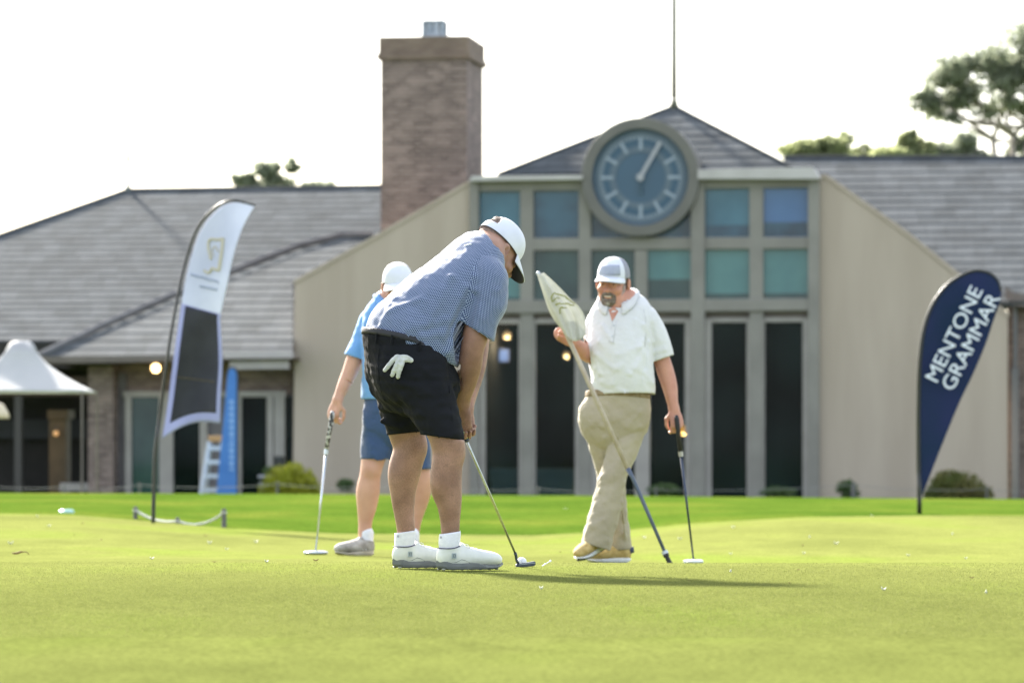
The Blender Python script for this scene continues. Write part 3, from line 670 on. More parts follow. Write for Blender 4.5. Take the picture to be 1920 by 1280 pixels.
def pxcurve(mb, pts, w, dep, lift):
    mb.tube([P(x, y, dep(x,y)+lift) for x, y in smooth_pl(pts, 24)], w, 5)
mb = MB()
pxcurve(mb, [(396,486),(392,470),(391,455),(396,448),(408,449),(418,447)], .014, fdep, -.008); pxcurve(mb, [(418,446),(416,468),(413,488),(410,508)], .018, fdep, -.008)
pxcurve(mb, [(383,507),(392,511),(398,503),(410,507)], .014, fdep, -.008); pxcurve(mb, [(400,480),(398,468),(404,462),(409,472)], .007, fdep, -.008)
mb.build('emblem', M_gold, ff)
mb = MB()
rg = random.Random(4)
x = 357.
while x < 412:
    w_ = rg.uniform(2.2,4.2); y = 515+(x-357)*.26; pxcurve(mb, [(x,y-2.2),(x+w_*.5,y+rg.uniform(-1,2.5)),(x+w_,y+2)], .006, fdep, -.007); x += w_+1.4
x = 374.
while x < 406:
    w_ = rg.uniform(2,4); y = 537+(x-374)*.2; pxcurve(mb, [(x,y-2),(x+w_*.5,y+1.5),(x+w_,y-1)], .005, fdep, -.007); x += w_+1.4
mb.build('small_print', M_inkg, ff)
mb = MB(); x = 330.
while x < 402:
    w_ = rg.uniform(2,4); y = 706+(x-330)*.13; pxcurve(mb, [(x,y-1.5),(x+w_*.5,y+1.5),(x+w_,y-1)], .004, fdep, -.009); x += w_+2
mb.build('lower_print', pmat('dim_gold_print', (.10,.085,.055), rough=.7), ff)

# right teardrop flag
YT = ground_at(1724, 965, 36, 44); xb = (1724-CX)*YT/F
tf = thing('teardrop_flag', (xb, YT, float(terrain(xb, YT))), 'navy teardrop flag with white lettering in front of the right tan wall', 'flag')
def tdep(px, py): return YT+.05*math.sin((px-1700)*.03+py*.008)
M_navy = pmat('navy_flag_cloth', (.008,.022,.062), (.014,.022,.080), scale=2.2, rough=.75, trans=.05, spec=.2); M_let = pmat('white_lettering', (.62,.68,.80), rough=.7)
outl = smooth_pl([(1724,938),(1722,860),(1722,760),(1725,670),(1734,610),(1752,565),(1780,531),(1820,509),(1850,510),(1870,524),(1877,545)], 80)
inner = smooth_pl([(1726,936),(1748,880),(1775,812),(1800,752),(1825,700),(1848,645),(1863,600),(1873,572),(1878,548)], 80)
mb = MB(); pp = [P(1724,968,YT)]+[P(x, y, tdep(x,y) if y < 900 else YT) for x, y in outl]; mb.tube(pp, [.026]*3+[.026-.014*i/len(pp) for i in range(len(pp)-3)], 9); mb.tube([P(1724,935,YT), P(1724,972,YT)], .022, 9); mb.build('pole', M_black, tf, smooth=True)
V, Fc = flat_grid(lambda u, v: (lambda q: P(q[0], q[1], tdep(*q)))(pl_interp(outl, v)*(1-u)+pl_interp(inner, v)*u), 20, 60)
o = mesh('cloth', V, Fc, M_navy, tf, smooth=True); s_ = o.modifiers.new('s', 'SOLIDIFY'); s_.thickness = .003
def flag_text(body, px, py, ang, hpx, lenpx, name):
    d = np.array([math.cos(R(ang)), 0, math.sin(R(ang))]); u = np.array([-math.sin(R(ang)), 0, math.cos(R(ang))])
    sc = YT/F; size = hpx*sc/.72
    o = text_obj(body, (np.array([d, u, np.array([0,-1,0])]).T, P(px, py, YT-.075)), size, M_let, name, tf, .003, bold=.0)
    xs = np.array([v.co[:] for v in o.data.vertices]); org = P(px,py,YT-.075)-root_loc(tf); s = (xs-org)@d; k = lenpx*sc/(s.max()-s.min())
    xs = org+np.outer(s*k, d)+np.outer((xs-org)@u, u)+np.outer((xs-org)[:,1]*0, [0,1,0])+np.outer(xs[:,1]-org[1], [0,1,0]); 
    for v, c in zip(o.data.vertices, xs): v.co = c
flag_text('MENTONE', 1756, 720, 63.5, 27, 192, 'lettering'); flag_text('GRAMMAR', 1786, 735, 63, 27, 196, 'lettering')

# blue sail banner by the building
YB = 79.0; bb = thing('sail_banner', (*P(425,HY,YB)[:2], -.74), 'tall narrow blue banner standing beside the step ladder', 'banner')
M_bl = pmat('blue_banner', (.05,.17,.50), (.07,.21,.56), scale=2, rough=.7, trans=.1); M_blw = pmat('faded_print', (.22,.38,.70), rough=.7)
q = MB(); q.prism([P(x,y,YB) for x,y in [(404,945),(412,860),(420,780),(427,700),(431,690),(443,690),(445,720),(444,945)]], np.array([0,.03,0])); q.build('cloth', M_bl, bb)
q = MB(); q.tube([P(445.5,950,YB), P(445.5,700,YB), P(440,688,YB), P(430,689,YB)], .02, 8); q.build('pole', M_black, bb)
q = MB(); rg = random.Random(5)
y = 750
while y < 878:
    hgt = rg.uniform(5,10); q.prism([P(x,yy,YB-.012) for x,yy in [(430,y),(438,y),(438,y+hgt),(430,y+hgt-2)]], np.array([0,.01,0])); y += hgt+3
q.build('faded_print', M_blw, bb)
# step ladder
YL = 79.7; ld = thing('step_ladder', (*P(398,HY,YL)[:2], -.74), 'pale metal step ladder with a wooden top beside the blue banner', 'ladder')
M_alu = pmat('ladder_metal', (.46,.50,.56), (.52,.56,.62), scale=4, rough=.5, metal=.2)
q = MB(); q.tube([P(374,945,YL), P(393,826,YL+.2)], .045, 6); q.tube([P(430,945,YL), P(416,826,YL+.2)], .045, 6); q.tube([P(386,945,YL+.9), P(396,830,YL+.35)], .025, 6); q.tube([P(420,945,YL+.9), P(414,830,YL+.35)], .025, 6); q.build('side_rails', M_alu, ld)
for y in (840, 866, 892, 918):
    f = (y-826)/119; q = MB(); q.box(P(404-2*f, y, YL+.2*(1-f)), (.13+.14*f, .06, .045)); q.build('tread', M_alu, ld)
q = MB(); q.box(P(405,822,YL+.25), (.15,.12,.06)); q.build('top_step', pmat('tan_wood', (.45,.25,.10), rough=.7), ld, bevel=.01)
# planter boxes + dark box by the wall
pl_ = thing('planter', (*P(512,HY,79.6)[:2], -.74), 'pale planter box with a small shrub left of the lime bush', 'planter'); q = MB(); q.box(P(512,925,79.6)-BZ*.05, (.27,.2,.30)); q.box(P(512,893,79.6), (.30,.23,.03)); q.build('box', pmat('pale_box', (.34,.34,.36), rough=.7), pl_, bevel=.01)
rng = np.random.default_rng(3); V, Fc = leaves([(P(505,882,79.6), np.array([.12,.12,.08]))], 400, .03, rng); mesh('foliage', V, Fc, M_herb, pl_)
sp = thing('loudspeaker', (*P(524,HY,80.9)[:2], -.74), 'black loudspeaker on a thin pole beside the left end of the tan wall', 'speaker'); q = MB(); q.box(P(524,868,80.9), (.11,.11,.15)); q.build('cabinet', M_black, sp, bevel=.015); q = MB(); q.tube([P(524,881,80.9), P(524,945,80.9)], .018, 8); q.build('stand', M_black, sp)

# white marquee at the far left (concave peaked canopy) + second canopy lobe
YM = 63.; M_can = pmat('white_canopy', (.52,.53,.54), (.58,.58,.59), scale=1.5, rough=.7, trans=.35)
mq = thing('marquee', (*P(40,HY,YM)[:2], float(terrain(-8.9, YM))), 'white peaked marquee canopy at the left edge with a rolled top vent', 'marquee')
pk, hw = P(42, 641, YM), 2.0
def mcan(u, v):                       # u around, v from the peak to the rim
    a = 2*math.pi*u; c = P(40, 641, YM); x = math.cos(a); y = math.sin(a); q = 1/max(abs(x),abs(y))**.85
    rim = P(40, 733, YM); r = .20+.98*v; z = c[2]+(rim[2]-c[2])*(v**.55)
    return np.array([c[0]+x*q*r*(1 if v else .6), YM+y*q*r, z-.02])
V, Fc = flat_grid(lambda u, v: mcan(u, v), 49, 14); o = mesh('canopy', V, Fc, M_can, mq, smooth=True); s_ = o.modifiers.new('s', 'SOLIDIFY'); s_.thickness = .01
q = MB(); c = P(40,655,YM); q.tube([c-BZ*.06, c-BZ*.02, c+BZ*.09, c+BZ*.14], [.24,.26,.20,.13], 28); q.build('top_vent', M_can, mq, smooth=True)
q = MB()
for sx in (-1,1):
    for sy in (-1,1): q.tube([np.array([P(40,HY,YM)[0]+sx*1.12, YM+sy*1.12, -.5]), np.array([P(40,HY,YM)[0]+sx*1.12, YM+sy*1.12, P(40,735,YM)[2]])], .018, 8)
q.build('legs', M_fascia, mq)
um = thing('parasol', (*P(-22,HY,60)[:2], -.4), 'cream parasol edge poking in at the left border under the marquee', 'parasol'); M_cream = pmat('cream_canvas', (.62,.55,.42), (.68,.62,.50), scale=2, rough=.7, trans=.3)
q = MB(); c = P(-22,760,60)
q.tube([c+BZ*.10, c+BZ*.02, c-BZ*.12, c-BZ*.20], [.05,.24,.32,.335], 24); q.build('canopy', M_cream, um, smooth=True); q = MB(); q.tube([c, np.array([c[0],c[1],-.5])], .02, 8); q.build('pole', M_fascia, um)
pt_ = [(20,915,20,'x')]

# ------------------------------------------------------------ small things lying on the green
M_petal = pmat('white_petal', (.55,.57,.48), rough=.6, trans=.3); M_leafb = pmat('dry_leaf', (.20,.13,.05), (.28,.20,.08), scale=40, rough=.8, trans=.2); M_leafg = pmat('olive_leaf', (.22,.22,.05), (.30,.28,.08), scale=40, rough=.7, trans=.3)
rgp = random.Random(8)
def curled(name, px, py, Ya, Yb, L_, W_, mat, label, cat, group, up=.3):
    Y = ground_at(px, py, Ya, Yb); x = (px-CX)*Y/F; g = float(terrain(x, Y))
    a = rgp.uniform(0, 6.28); d = np.array([math.cos(a), math.sin(a)*.6, 0]); s = np.array([-d[1], d[0], 0]); V = []; Fc = []
    nu = 7
    for i in range(nu):
        t = i/(nu-1); w = W_*math.sin(math.pi*min(max(t,.06),.94)); z = g+.004+L_*up*(4*(t-.5)**2)*rgp.uniform(.8,1.2)
        for j in (-1,0,1): V.append(np.array([x,Y,z])+d*L_*(t-.5)+s*w*j*.5+BZ*abs(j)*W_*.35)
    Fc = [(i*3+j, i*3+j+1, (i+1)*3+j+1, (i+1)*3+j) for i in range(nu-1) for j in (0,1)]
    o = mesh(name, V, Fc, mat, smooth=True, origin=(x,Y,g)); s_ = o.modifiers.new('s','SOLIDIFY'); s_.thickness = .0012
    tag(o, label, cat, group)
pet = [(70,970,26,37),(92,988,26,37),(20,1021,17,30),(285,1050,15.5,24),(393,1020,18,32),(480,1018,18,32),(500,1056,15.3,24),(425,1031,18,30),(1060,955,36,60),(1375,990,26,36),(1518,1009,22,34),(1507,1039,18,30),(1568,1021,20,33),(1786,1003,24,36),(1703,1043,18,30),(1811,1049,18,30),(1370,1040,18,30),(1275,1012,22,34),(1657,1109,10,15.5),(1849,1115,10,15.5),(1370,1075,14,18),(1208,1010,24,34),(1015,1107,11,15.5),(1635,969,34,40)]
for i, (x, y, a, b_) in enumerate(pet):
    curled('petal', x, y, a, b_, .022 if y > 1030 else .036, .018 if y > 1030 else .026, M_petal, 'small white petal lying on the sunlit green', 'petal', 'white petals scattered on the green', .35)
for i, (x, y, a, b_, m) in enumerate([(385,1005,22,33,M_leafb),(190,1014,20,32,M_leafb),(140,1005,22,33,M_leafg),(592,1053,17,24,M_leafb),(1505,1024,20,33,M_leafb),(1497,1070,14,20,M_leafb),(1480,1095,12,15.8,M_leafb),(1822,1085,12,16.5,M_leafb),(1050,1036,18,30,M_leafb),(402,1055,15,20,M_leafb),(155,982,24,37,M_leafb),(1292,1091,12,16,M_leafb)]):
    curled('fallen_leaf', x, y, a, b_, .036 if a > 16 else .018, .014 if a > 16 else .006, m, 'small dry brown leaf lying on the green', 'leaf', 'fallen leaves scattered on the green', .2)
Y = ground_at(38, 1036, 15.6, 22); x0 = (38-CX)*Y/F; g = float(terrain(x0, Y)); q = MB()
q.tube([P(22,1036,Y),P(27,1037,Y),P(34,1036,Y),P(39,1034,Y),(P(45,1034,Y)),P(50,1034,Y),P(55,1039,Y)], [.002,.006,.007,.006,.003,.003,.002], 7)
tag(q.build('curled_leaf', M_leafb, None, smooth=True, origin=(x0,Y,g)), 'curled brown strip of leaf lying on the green near the left edge', 'leaf')
# cup-like pale disc in the lawn
Y = ground_at(125, 963, 37.0, 46); x0 = (125-CX)*Y/F; g = float(terrain(x0, Y)); mk = thing('tee_marker', (x0,Y,g), 'pale blue low marker on the lawn at the left behind the green', 'marker')
q = MB(); q.tube([(x0,Y,g-.01),(x0,Y,g+.03),(x0,Y,g+.045)], [.075,.075,.055], 20); q.build('disc', pmat('pale_blue_plastic', (.38,.62,.60), rough=.4), mk, smooth=False); q = MB(); q.tube([(x0,Y,g-.08),(x0,Y,g)], .01, 8); q.build('spike', M_alu, mk)

# short mown blades standing up in the sharp band round the golfer
rngb = np.random.default_rng(77)
def blades(name, mat, n, ya, yb, hmin, hmax, wd, xk):
    Y = rngb.uniform(ya, yb, n); Y = np.where((Y > 16.2) & (rngb.uniform(0,1,n) < (Y-16.2)/2.6), rngb.uniform(11.5, 16.4, n), Y); x = rngb.uniform(-1, 1, n)*Y*xk; z = terrain(x, Y); h = rngb.uniform(hmin, hmax, n)
    a = rngb.uniform(0, math.pi, n); dx, dy = np.cos(a)*wd, np.sin(a)*wd; lx, ly = rngb.normal(0, .35, n)*h, rngb.normal(0, .35, n)*h
    V = np.empty((n,3,3)); V[:,0] = np.stack([x-dx,Y-dy,z-.001],1); V[:,1] = np.stack([x+dx,Y+dy,z-.001],1); V[:,2] = np.stack([x+lx,Y+ly,z+h],1)
    me = bpy.data.meshes.new(name); me.vertices.add(3*n); me.vertices.foreach_set('co', V.ravel()); me.loops.add(3*n); me.loops.foreach_set('vertex_index', np.arange(3*n, dtype=np.int32)); me.polygons.add(n); me.polygons.foreach_set('loop_start', np.arange(0,3*n,3,dtype=np.int32)); me.materials.append(mat); me.update(calc_edges=True)
    o = bpy.data.objects.new(name, me); COL.objects.link(o); o['kind'] = 'stuff'; return o
M_blade = pmat('mown_blade', (.13,.15,.042), (.19,.205,.07), scale=40, rough=.7, spec=.1, trans=.45, detail=2)
o = blades('grass', M_blade, 280000, 11.2, 18.8, .0025, .0055, .0011, .15); tag(o, 'short mown grass blades of the putting green around the bent golfer', 'grass')
M_blade2 = pmat('lawn_blade', (.06,.13,.01), (.12,.18,.02), scale=10, rough=.7, spec=.1, trans=.45, detail=2)
# ------------------------------------------------------------ implicit-surface modelling for bodies and clothes
def unit(v): v = np.array(v, float); return v/(np.linalg.norm(v)+1e-12)
class Field:
    def __init__(s, lo, hi, vox):
        s.lo = np.array(lo, float); s.vox = vox; s.n = np.ceil((np.array(hi)-s.lo)/vox).astype(int)+1
        s.a = np.full(s.n, 1.0, np.float32)
        s.ax = [(s.lo[i]+vox*np.arange(s.n[i])).astype(np.float32) for i in range(3)]
    def sub(s, mn, mx, pad):
        i0 = np.clip(np.floor((np.array(mn)-pad-s.lo)/s.vox).astype(int), 0, s.n-1); i1 = np.clip(np.ceil((np.array(mx)+pad-s.lo)/s.vox).astype(int)+1, 1, s.n)
        sl = tuple(slice(i0[k], i1[k]) for k in range(3))
        return sl, s.ax[0][sl[0]][:,None,None], s.ax[1][sl[1]][None,:,None], s.ax[2][sl[2]][None,None,:]
    def blend(s, sl, d, k, op):
        a = s.a[sl]
        if op == 'sub': a = -a
        elif op == 'max': a = -a; d = -d
        h = np.clip(.5+.5*(a-d)/k, 0, 1); r = a*(1-h)+d*h-k*h*(1-h)
        s.a[sl] = -r if op in ('sub','max') else r
    def cone(s, a, b, ra, rb, k=.02, side=None, flat=1., flatb=None, op='add'):
        a = np.array(a, float); b = np.array(b, float); flatb = flat if flatb is None else flatb
        rm = max(ra, rb)*max(1, flat, flatb); sl, X, Y, Z = s.sub(np.minimum(a,b), np.maximum(a,b), rm+k+2*s.vox)
        ab = b-a; L2 = float(ab@ab)+1e-12; px, py, pz = X-a[0], Y-a[1], Z-a[2]
        t = np.clip((px*ab[0]+py*ab[1]+pz*ab[2])/L2, 0, 1); qx, qy, qz = px-t*ab[0], py-t*ab[1], pz-t*ab[2]
        r = ra+(rb-ra)*t
        if side is None: d = np.sqrt(qx*qx+qy*qy+qz*qz)-r
        else:
            e = unit(ab) if L2 > 1e-8 else np.array([0,0,1.]); sd_ = np.array(side, float); sd_ = unit(sd_-e*np.dot(sd_,e)); n = np.cross(e, sd_)
            u = qx*sd_[0]+qy*sd_[1]+qz*sd_[2]; w = qx*n[0]+qy*n[1]+qz*n[2]; v = qx*e[0]+qy*e[1]+qz*e[2]
            fl = flat+(flatb-flat)*t; d = (np.sqrt(u*u+(w/fl)**2+v*v)-r)*np.minimum(1, (1+fl)/2)
        s.blend(sl, d, k, op)
    def ell(s, c, rad, M=None, k=.02, op='add'):
        """M rows = axes"""
        c = np.array(c, float); rad = np.array(rad, float); M = np.eye(3) if M is None else np.array(M)
        rm = rad.max(); sl, X, Y, Z = s.sub(c, c, rm+k+2*s.vox); px, py, pz = X-c[0], Y-c[1], Z-c[2]
        q = [(px*M[i][0]+py*M[i][1]+pz*M[i][2])/rad[i] for i in range(3)]; r = np.sqrt(q[0]**2+q[1]**2+q[2]**2)
        g = np.sqrt((q[0]/rad[0])**2+(q[1]/rad[1])**2+(q[2]/rad[2])**2)+1e-6
        s.blend(sl, np.clip(r*(r-1)/g, -.2, .4), k, op)
    def chain(s, pts, k=.02, side=None, sub=4, op='add'):
        """pts: (point, r) or (point, r_side, r_other); smooth spline through them"""
        Q = np.array([[*p[0], p[1], (p[2] if len(p) > 2 else p[1])] for p in pts], float); out = []
        for i in range(len(Q)-1):
            p0, p1, p2, p3 = Q[max(i-1,0)], Q[i], Q[i+1], Q[min(i+2,len(Q)-1)]
            for t in np.linspace(0,1,sub+1)[:-1]:
                out.append(.5*((2*p1)+(-p0+p2)*t+(2*p0-5*p1+4*p2-p3)*t*t+(-p0+3*p1-3*p2+p3)*t**3))
        out.append(Q[-1])
        for i in range(len(out)-1):
            a, b = out[i], out[i+1]
            s.cone(a[:3], b[:3], a[3], b[3], k=(k if i == 0 else .006), side=side, flat=a[4]/a[3], flatb=b[4]/b[3], op=op) if side is not None else s.cone(a[:3], b[:3], a[3], b[3], k=(k if i == 0 else .006), op=op)
    def cut(s, p, n, c, rad, k=.001):
        """remove what lies on the +n side of the plane, within rad of c"""
        p = np.array(p, float); n = unit(n); c = np.array(c, float); sl, X, Y, Z = s.sub(c, c, rad)
        d = (X-p[0])*n[0]+(Y-p[1])*n[1]+(Z-p[2])*n[2]
        inside = ((X-c[0])**2+(Y-c[1])**2+(Z-c[2])**2) < rad*rad
        a = s.a[sl]; s.a[sl] = np.where(inside, np.maximum(a, d), a)
    def warp(s, fn, band=.05):
        m = np.abs(s.a) < band; idx = np.argwhere(m); p = s.lo+idx*s.vox; s.a[m] += fn(p).astype(np.float32)
    def mesh(s, smooth=1):
        a = s.a; n = s.n; ins = a < 0
        c = ins[:-1,:-1,:-1].astype(np.int8)
        tot = np.zeros(n-1, np.int8)
        for i in (0,1):
            for j in (0,1):
                for k in (0,1): tot += ins[i:n[0]-1+i, j:n[1]-1+j, k:n[2]-1+k]
        act = (tot > 0) & (tot < 8); cells = np.argwhere(act); idx = np.full(n-1, -1, np.int64); idx[act] = np.arange(len(cells))
        acc = np.zeros((len(cells),3)); cnt = np.zeros(len(cells))
        cor = np.array([(i,j,k) for i in (0,1) for j in (0,1) for k in (0,1)])
        val = np.stack([a[tuple((cells+o).T)] for o in cor], 1).astype(float)
        for x in range(8):
            for y in range(x+1, 8):
                if np.abs(cor[x]-cor[y]).sum() != 1: continue
                cr = (val[:,x] < 0) != (val[:,y] < 0); t = np.where(cr, val[:,x]/(val[:,x]-val[:,y]+1e-12), 0)
                pt = cor[x]+t[:,None]*(cor[y]-cor[x]); acc += pt*cr[:,None]; cnt += cr
        V = s.lo+(cells+acc/cnt[:,None])*s.vox
        F_ = []
        for ax in range(3):
            sh = [0,0,0]; sh[ax] = 1
            a0 = ins[:n[0]-sh[0], :n[1]-sh[1], :n[2]-sh[2]]; a1 = ins[sh[0]:, sh[1]:, sh[2]:]
            e = np.argwhere(a0 != a1); u, w = [(1,2),(2,0),(0,1)][ax]
            ok = (e[:,u] > 0) & (e[:,w] > 0) & (e[:,u] < n[u]-1) & (e[:,w] < n[w]-1); e = e[ok]
            flip = a0[tuple(e.T)]
            def at(du, dw): 
                q = e.copy(); q[:,u] -= du; q[:,w] -= dw; return idx[tuple(q.T)]
            quad = np.stack([at(1,1), at(0,1), at(0,0), at(1,0)], 1); quad[~flip] = quad[~flip][:,::-1]; F_.append(quad)
        Fc = np.concatenate(F_); Fc = Fc[(Fc >= 0).all(1)]
        for _ in range(smooth):
            S_ = np.zeros_like(V); C_ = np.zeros(len(V))
            for i in range(4):
                p, q = Fc[:,i], Fc[:,(i+1)%4]; np.add.at(S_, p, V[q]); np.add.at(C_, p, 1)
            V = V*.5+.5*S_/np.maximum(C_,1)[:,None]
        return V, Fc
    def front(s, px, py, default):
        """distance at which the ray through a photo pixel first meets the surface"""
        for Y in np.arange(s.ax[1][0], s.ax[1][-1], .004):
            q = np.round((P(px, py, Y)-s.lo)/s.vox).astype(int)
            if (q >= 0).all() and (q < s.n).all() and s.a[tuple(q)] < 0: return Y
        return default
def carve(body, cloths, m=.012, band=.03):
    """keep the skin inside the clothes: where a garment covers the body, pull the skin at least m under its surface"""
    for f, un, *bb in cloths:
        band_ = bb[0] if bb else band
        ix = [np.round((body.ax[k]-f.lo[k])/f.vox).astype(int) for k in range(3)]; ok = [(i >= 0) & (i < f.n[k]) for k, i in enumerate(ix)]
        sl = tuple(slice(int(np.argmax(o)), int(len(o)-np.argmax(o[::-1]))) for o in ok); g = np.ix_(*[i[o] for i, o in zip(ix, ok)])
        u = un[g]; c = f.a[g]; K = np.where((c <= u+1e-5) & (u < band_), u+m, -9.); body.a[sl] = np.maximum(body.a[sl], K)
def drop_caps(V, Fc, planes, tol):
    """open the cloth at its hems: remove the flat faces lying on the cut planes, and pull the rim onto the plane"""
    keep = np.ones(len(Fc), bool); V = V.copy()
    for p, n, c, rad in planes:
        n = unit(n); d = (V-p)@n; near = (np.linalg.norm(V-c,axis=1) < rad*1.0)
        on = (d > -tol*.75) & near; keep &= ~on[Fc].all(1)
        on2 = (d > -tol*1.3) & near; V[on2] -= (d[on2])[:,None]*n
    Fc = Fc[keep]; used = np.unique(Fc); mp = np.full(len(V), -1); mp[used] = np.arange(len(used)); return V[used], mp[Fc]
def fmesh(name, VF, mat, parent, thick=0, smooth=True, **k):
    o = mesh(name, VF[0], VF[1], mat, parent, smooth=smooth, **k)
    if thick: m = o.modifiers.new('thickness', 'SOLIDIFY'); m.thickness = thick; m.offset = -1
    return o
def vnoise(p, f, seed=0):
    """smooth sum-of-sines noise, about -1..1"""
    rng = np.random.default_rng(seed); out = np.zeros(len(p))
    for i in range(6):
        w = rng.normal(size=3)*f; out += np.sin(p@w+rng.uniform(0,6.28)+1.3*np.sin(p@(rng.normal(size=3)*f*.6)))
    return out/3.2
def frame(fwd, up):
    f = unit(fwd); u = np.array(up, float); u = unit(u-f*np.dot(u,f)); r = np.cross(f, u); return np.array([r, f, u])   # rows right, forward, up

def head(fd, o, A, s=1.0, chin=0.0, smile=False):
    """head about point o (between the ears); A rows = right, forward, up"""
    def T(x, y, z): return np.array(o)+s*(A[0]*x+A[1]*y+A[2]*z)
    E = lambda c, r, k=.012, op='add', M=A: fd.ell(T(*c), np.array(r)*s, M, k*s, op)
    C = lambda a, b, ra, rb, k=.012, op='add': fd.cone(T(*a), T(*b), ra*s, rb*s, k*s, op=op)
    E((0,-.015,.035), (.076,.097,.085)); E((0,.028,-.022), (.066,.064,.088), .02); E((0,.030,-.075), (.056+chin*.012,.052,.040), .025)
    E((0,.066,-.098), (.026,.020,.018), .02); C((-.052,0,-.06), (-.03,.05,-.092), .026, .022, .02); C((.052,0,-.06), (.03,.05,-.092), .026, .022, .02)
    C((-.036,.082,.020), (.036,.082,.020), .010, .010, .014); E((0,.070,.04), (.05,.02,.03), .02)
    for q in (-1,1):
        E((q*.032,.098,.000), (.017,.014,.012), .008, 'sub'); E((q*.043,.064,-.032), (.026,.026,.022), .018)
        E((q*.031,.084,-.002), (.0165,.011,.0125), .004)
        E((q*.012,.096,-.038), (.011,.011,.009), .008)
        M = np.array([unit(A[0]*1-A[1]*.35*q), unit(A[1]+A[0]*.35*q), A[2]])
        E((q*.087,-.014,-.008), (.012,.024,.036), .004, M=M); E((q*.103,-.004,-.004), (.012,.013,.023), .002, 'sub', M=M); E((q*.084,-.002,-.012), (.006,.006,.009), .003)
    C((0,.086,.010), (0,.107,-.030), .008, .012, .010); E((0,.108,-.033), (.013,.012,.011), .008)
    w = .028 if smile else .022
    C((-w,.080,-.061+(.006 if smile else 0)), (0,.091,-.064), .005, .007, .006); C((w,.080,-.061+(.006 if smile else 0)), (0,.091,-.064), .005, .007, .006)
    C((-w*.8,.078,-.074), (w*.8,.078,-.074), .006, .006, .006); E((0,.088,-.074), (.016,.008,.006), .006)
    C((-w,.094,-.067), (w,.094,-.067), .0022, .0022, .002, 'sub')
    return T
def hand(fd, wr, d, pn, th, s=1.0, curl=(50,60,40), spread=.12, thumb=None, wr_r=.027, curls=None):
    """wr wrist centre, d direction wrist to knuckles, pn normal on the palm side, th side of the thumb (+1 = along cross(d,pn))"""
    d = unit(d); pn = unit(np.array(pn)-d*np.dot(pn,d)); sd_ = np.cross(d, pn)*th; o = np.array(wr)
    k1 = o+d*.092*s
    fd.cone(o, o+d*.05*s, wr_r*s*1.05, .036*s, .02, side=sd_, flat=.72, flatb=.42); fd.cone(o+d*.045*s, k1-d*.008*s, .037*s, .039*s, .012, side=sd_, flat=.42, flatb=.34)
    L = [(.040,.026,.021),(.045,.029,.023),(.041,.027,.022),(.032,.021,.019)]
    for i in range(4):
        off = (.030-.0200*i)*s; base = k1+sd_*off-d*(.004*abs(i-1))*s; dirv = unit(d+sd_*spread*(1.5-i)/1.5); r = (.0098,.0100,.0095,.0083)[i]*s; ang = 0; p = base-dirv*.012*s
        cu = curls[i] if curls else curl
        rr_ = r
        for j in range(3):
            ang += R(cu[j]); v = dirv*math.cos(ang)+pn*math.sin(ang); q = p+v*(L[i][j]+(.012 if j == 0 else 0))*s
            fd.cone(p, q, rr_, rr_*.92, .004 if j else .008); p = q; rr_ *= .92
    a = o+d*.022*s+sd_*.022*s
    if thumb is None: thumb = [(sd_*.75+d*.6+pn*.3, .042), (sd_*.15+d*.85+pn*.5, .034), (d*.9+pn*.4-sd_*.2, .026)]
    r = .0135*s
    for v, l in thumb:
        b = a+unit(v)*l*s; fd.cone(a, b, r, r*.85, .012 if r > .013*s else .005); a = b; r *= .85
# skin, cloth materials
def skin_mat(name, a, b_, hair=0.0, hairc=(.10,.06,.04)):
    m = pmat(name, a, b_, scale=9, rough=.52, bump=.12, bscale=260, sss=.12, sssr=(.012,.004,.002), spec=.35, detail=5)
    if hair:
        N = m.node_tree.nodes; L = m.node_tree.links; bs = N['Principled BSDF']; src = bs.inputs['Base Color'].links[0].from_socket
        tc = N.new('ShaderNodeTexCoord'); mp = N.new('ShaderNodeMapping'); mp.inputs['Scale'].default_value = (1,1,.22); mp.inputs['Rotation'].default_value = (.2,.25,0); n = N.new('ShaderNodeTexNoise'); n.inputs['Scale'].default_value = 620; n.inputs['Detail'].default_value = 2
        n2 = N.new('ShaderNodeTexNoise'); n2.inputs['Scale'].default_value = 16; n2.inputs['Detail'].default_value = 3
        L.new(tc.outputs['Object'], mp.inputs[0]); L.new(mp.outputs[0], n.inputs[0]); L.new(tc.outputs['Object'], n2.inputs[0])
        r1 = N.new('ShaderNodeMapRange'); r1.inputs[1].default_value = .42; r1.inputs[2].default_value = .64; L.new(n.outputs[0], r1.inputs[0])
        r2 = N.new('ShaderNodeMapRange'); r2.inputs[1].default_value = .30; r2.inputs[2].default_value = .60; r2.inputs[3].default_value = hair*.45; r2.inputs[4].default_value = hair; L.new(n2.outputs[0], r2.inputs[0])
        mu = N.new('ShaderNodeMath'); mu.operation = 'MULTIPLY'; L.new(r1.outputs[0], mu.inputs[0]); L.new(r2.outputs[0], mu.inputs[1])
        sx = N.new('ShaderNodeSeparateXYZ'); L.new(tc.outputs['Object'], sx.inputs[0]); lt = N.new('ShaderNodeMapRange'); lt.inputs[1].default_value = .98; lt.inputs[2].default_value = .90; L.new(sx.outputs[2], lt.inputs[0])
        mu2 = N.new('ShaderNodeMath'); mu2.operation = 'MULTIPLY'; L.new(mu.outputs[0], mu2.inputs[0]); L.new(lt.outputs[0], mu2.inputs[1])
        mx = N.new('ShaderNodeMixRGB'); mx.inputs[2].default_value = (*hairc,1); L.new(mu2.outputs[0], mx.inputs[0]); L.new(src, mx.inputs[1]); L.new(mx.outputs[0], bs.inputs['Base Color'])
    return m
M_skin1 = skin_mat('tanned_skin', (.235,.128,.088), (.355,.205,.148), .62); M_skin2 = skin_mat('ruddy_skin', (.42,.20,.145), (.50,.26,.19)); M_skin3 = skin_mat('fair_skin', (.44,.24,.17), (.52,.30,.22))
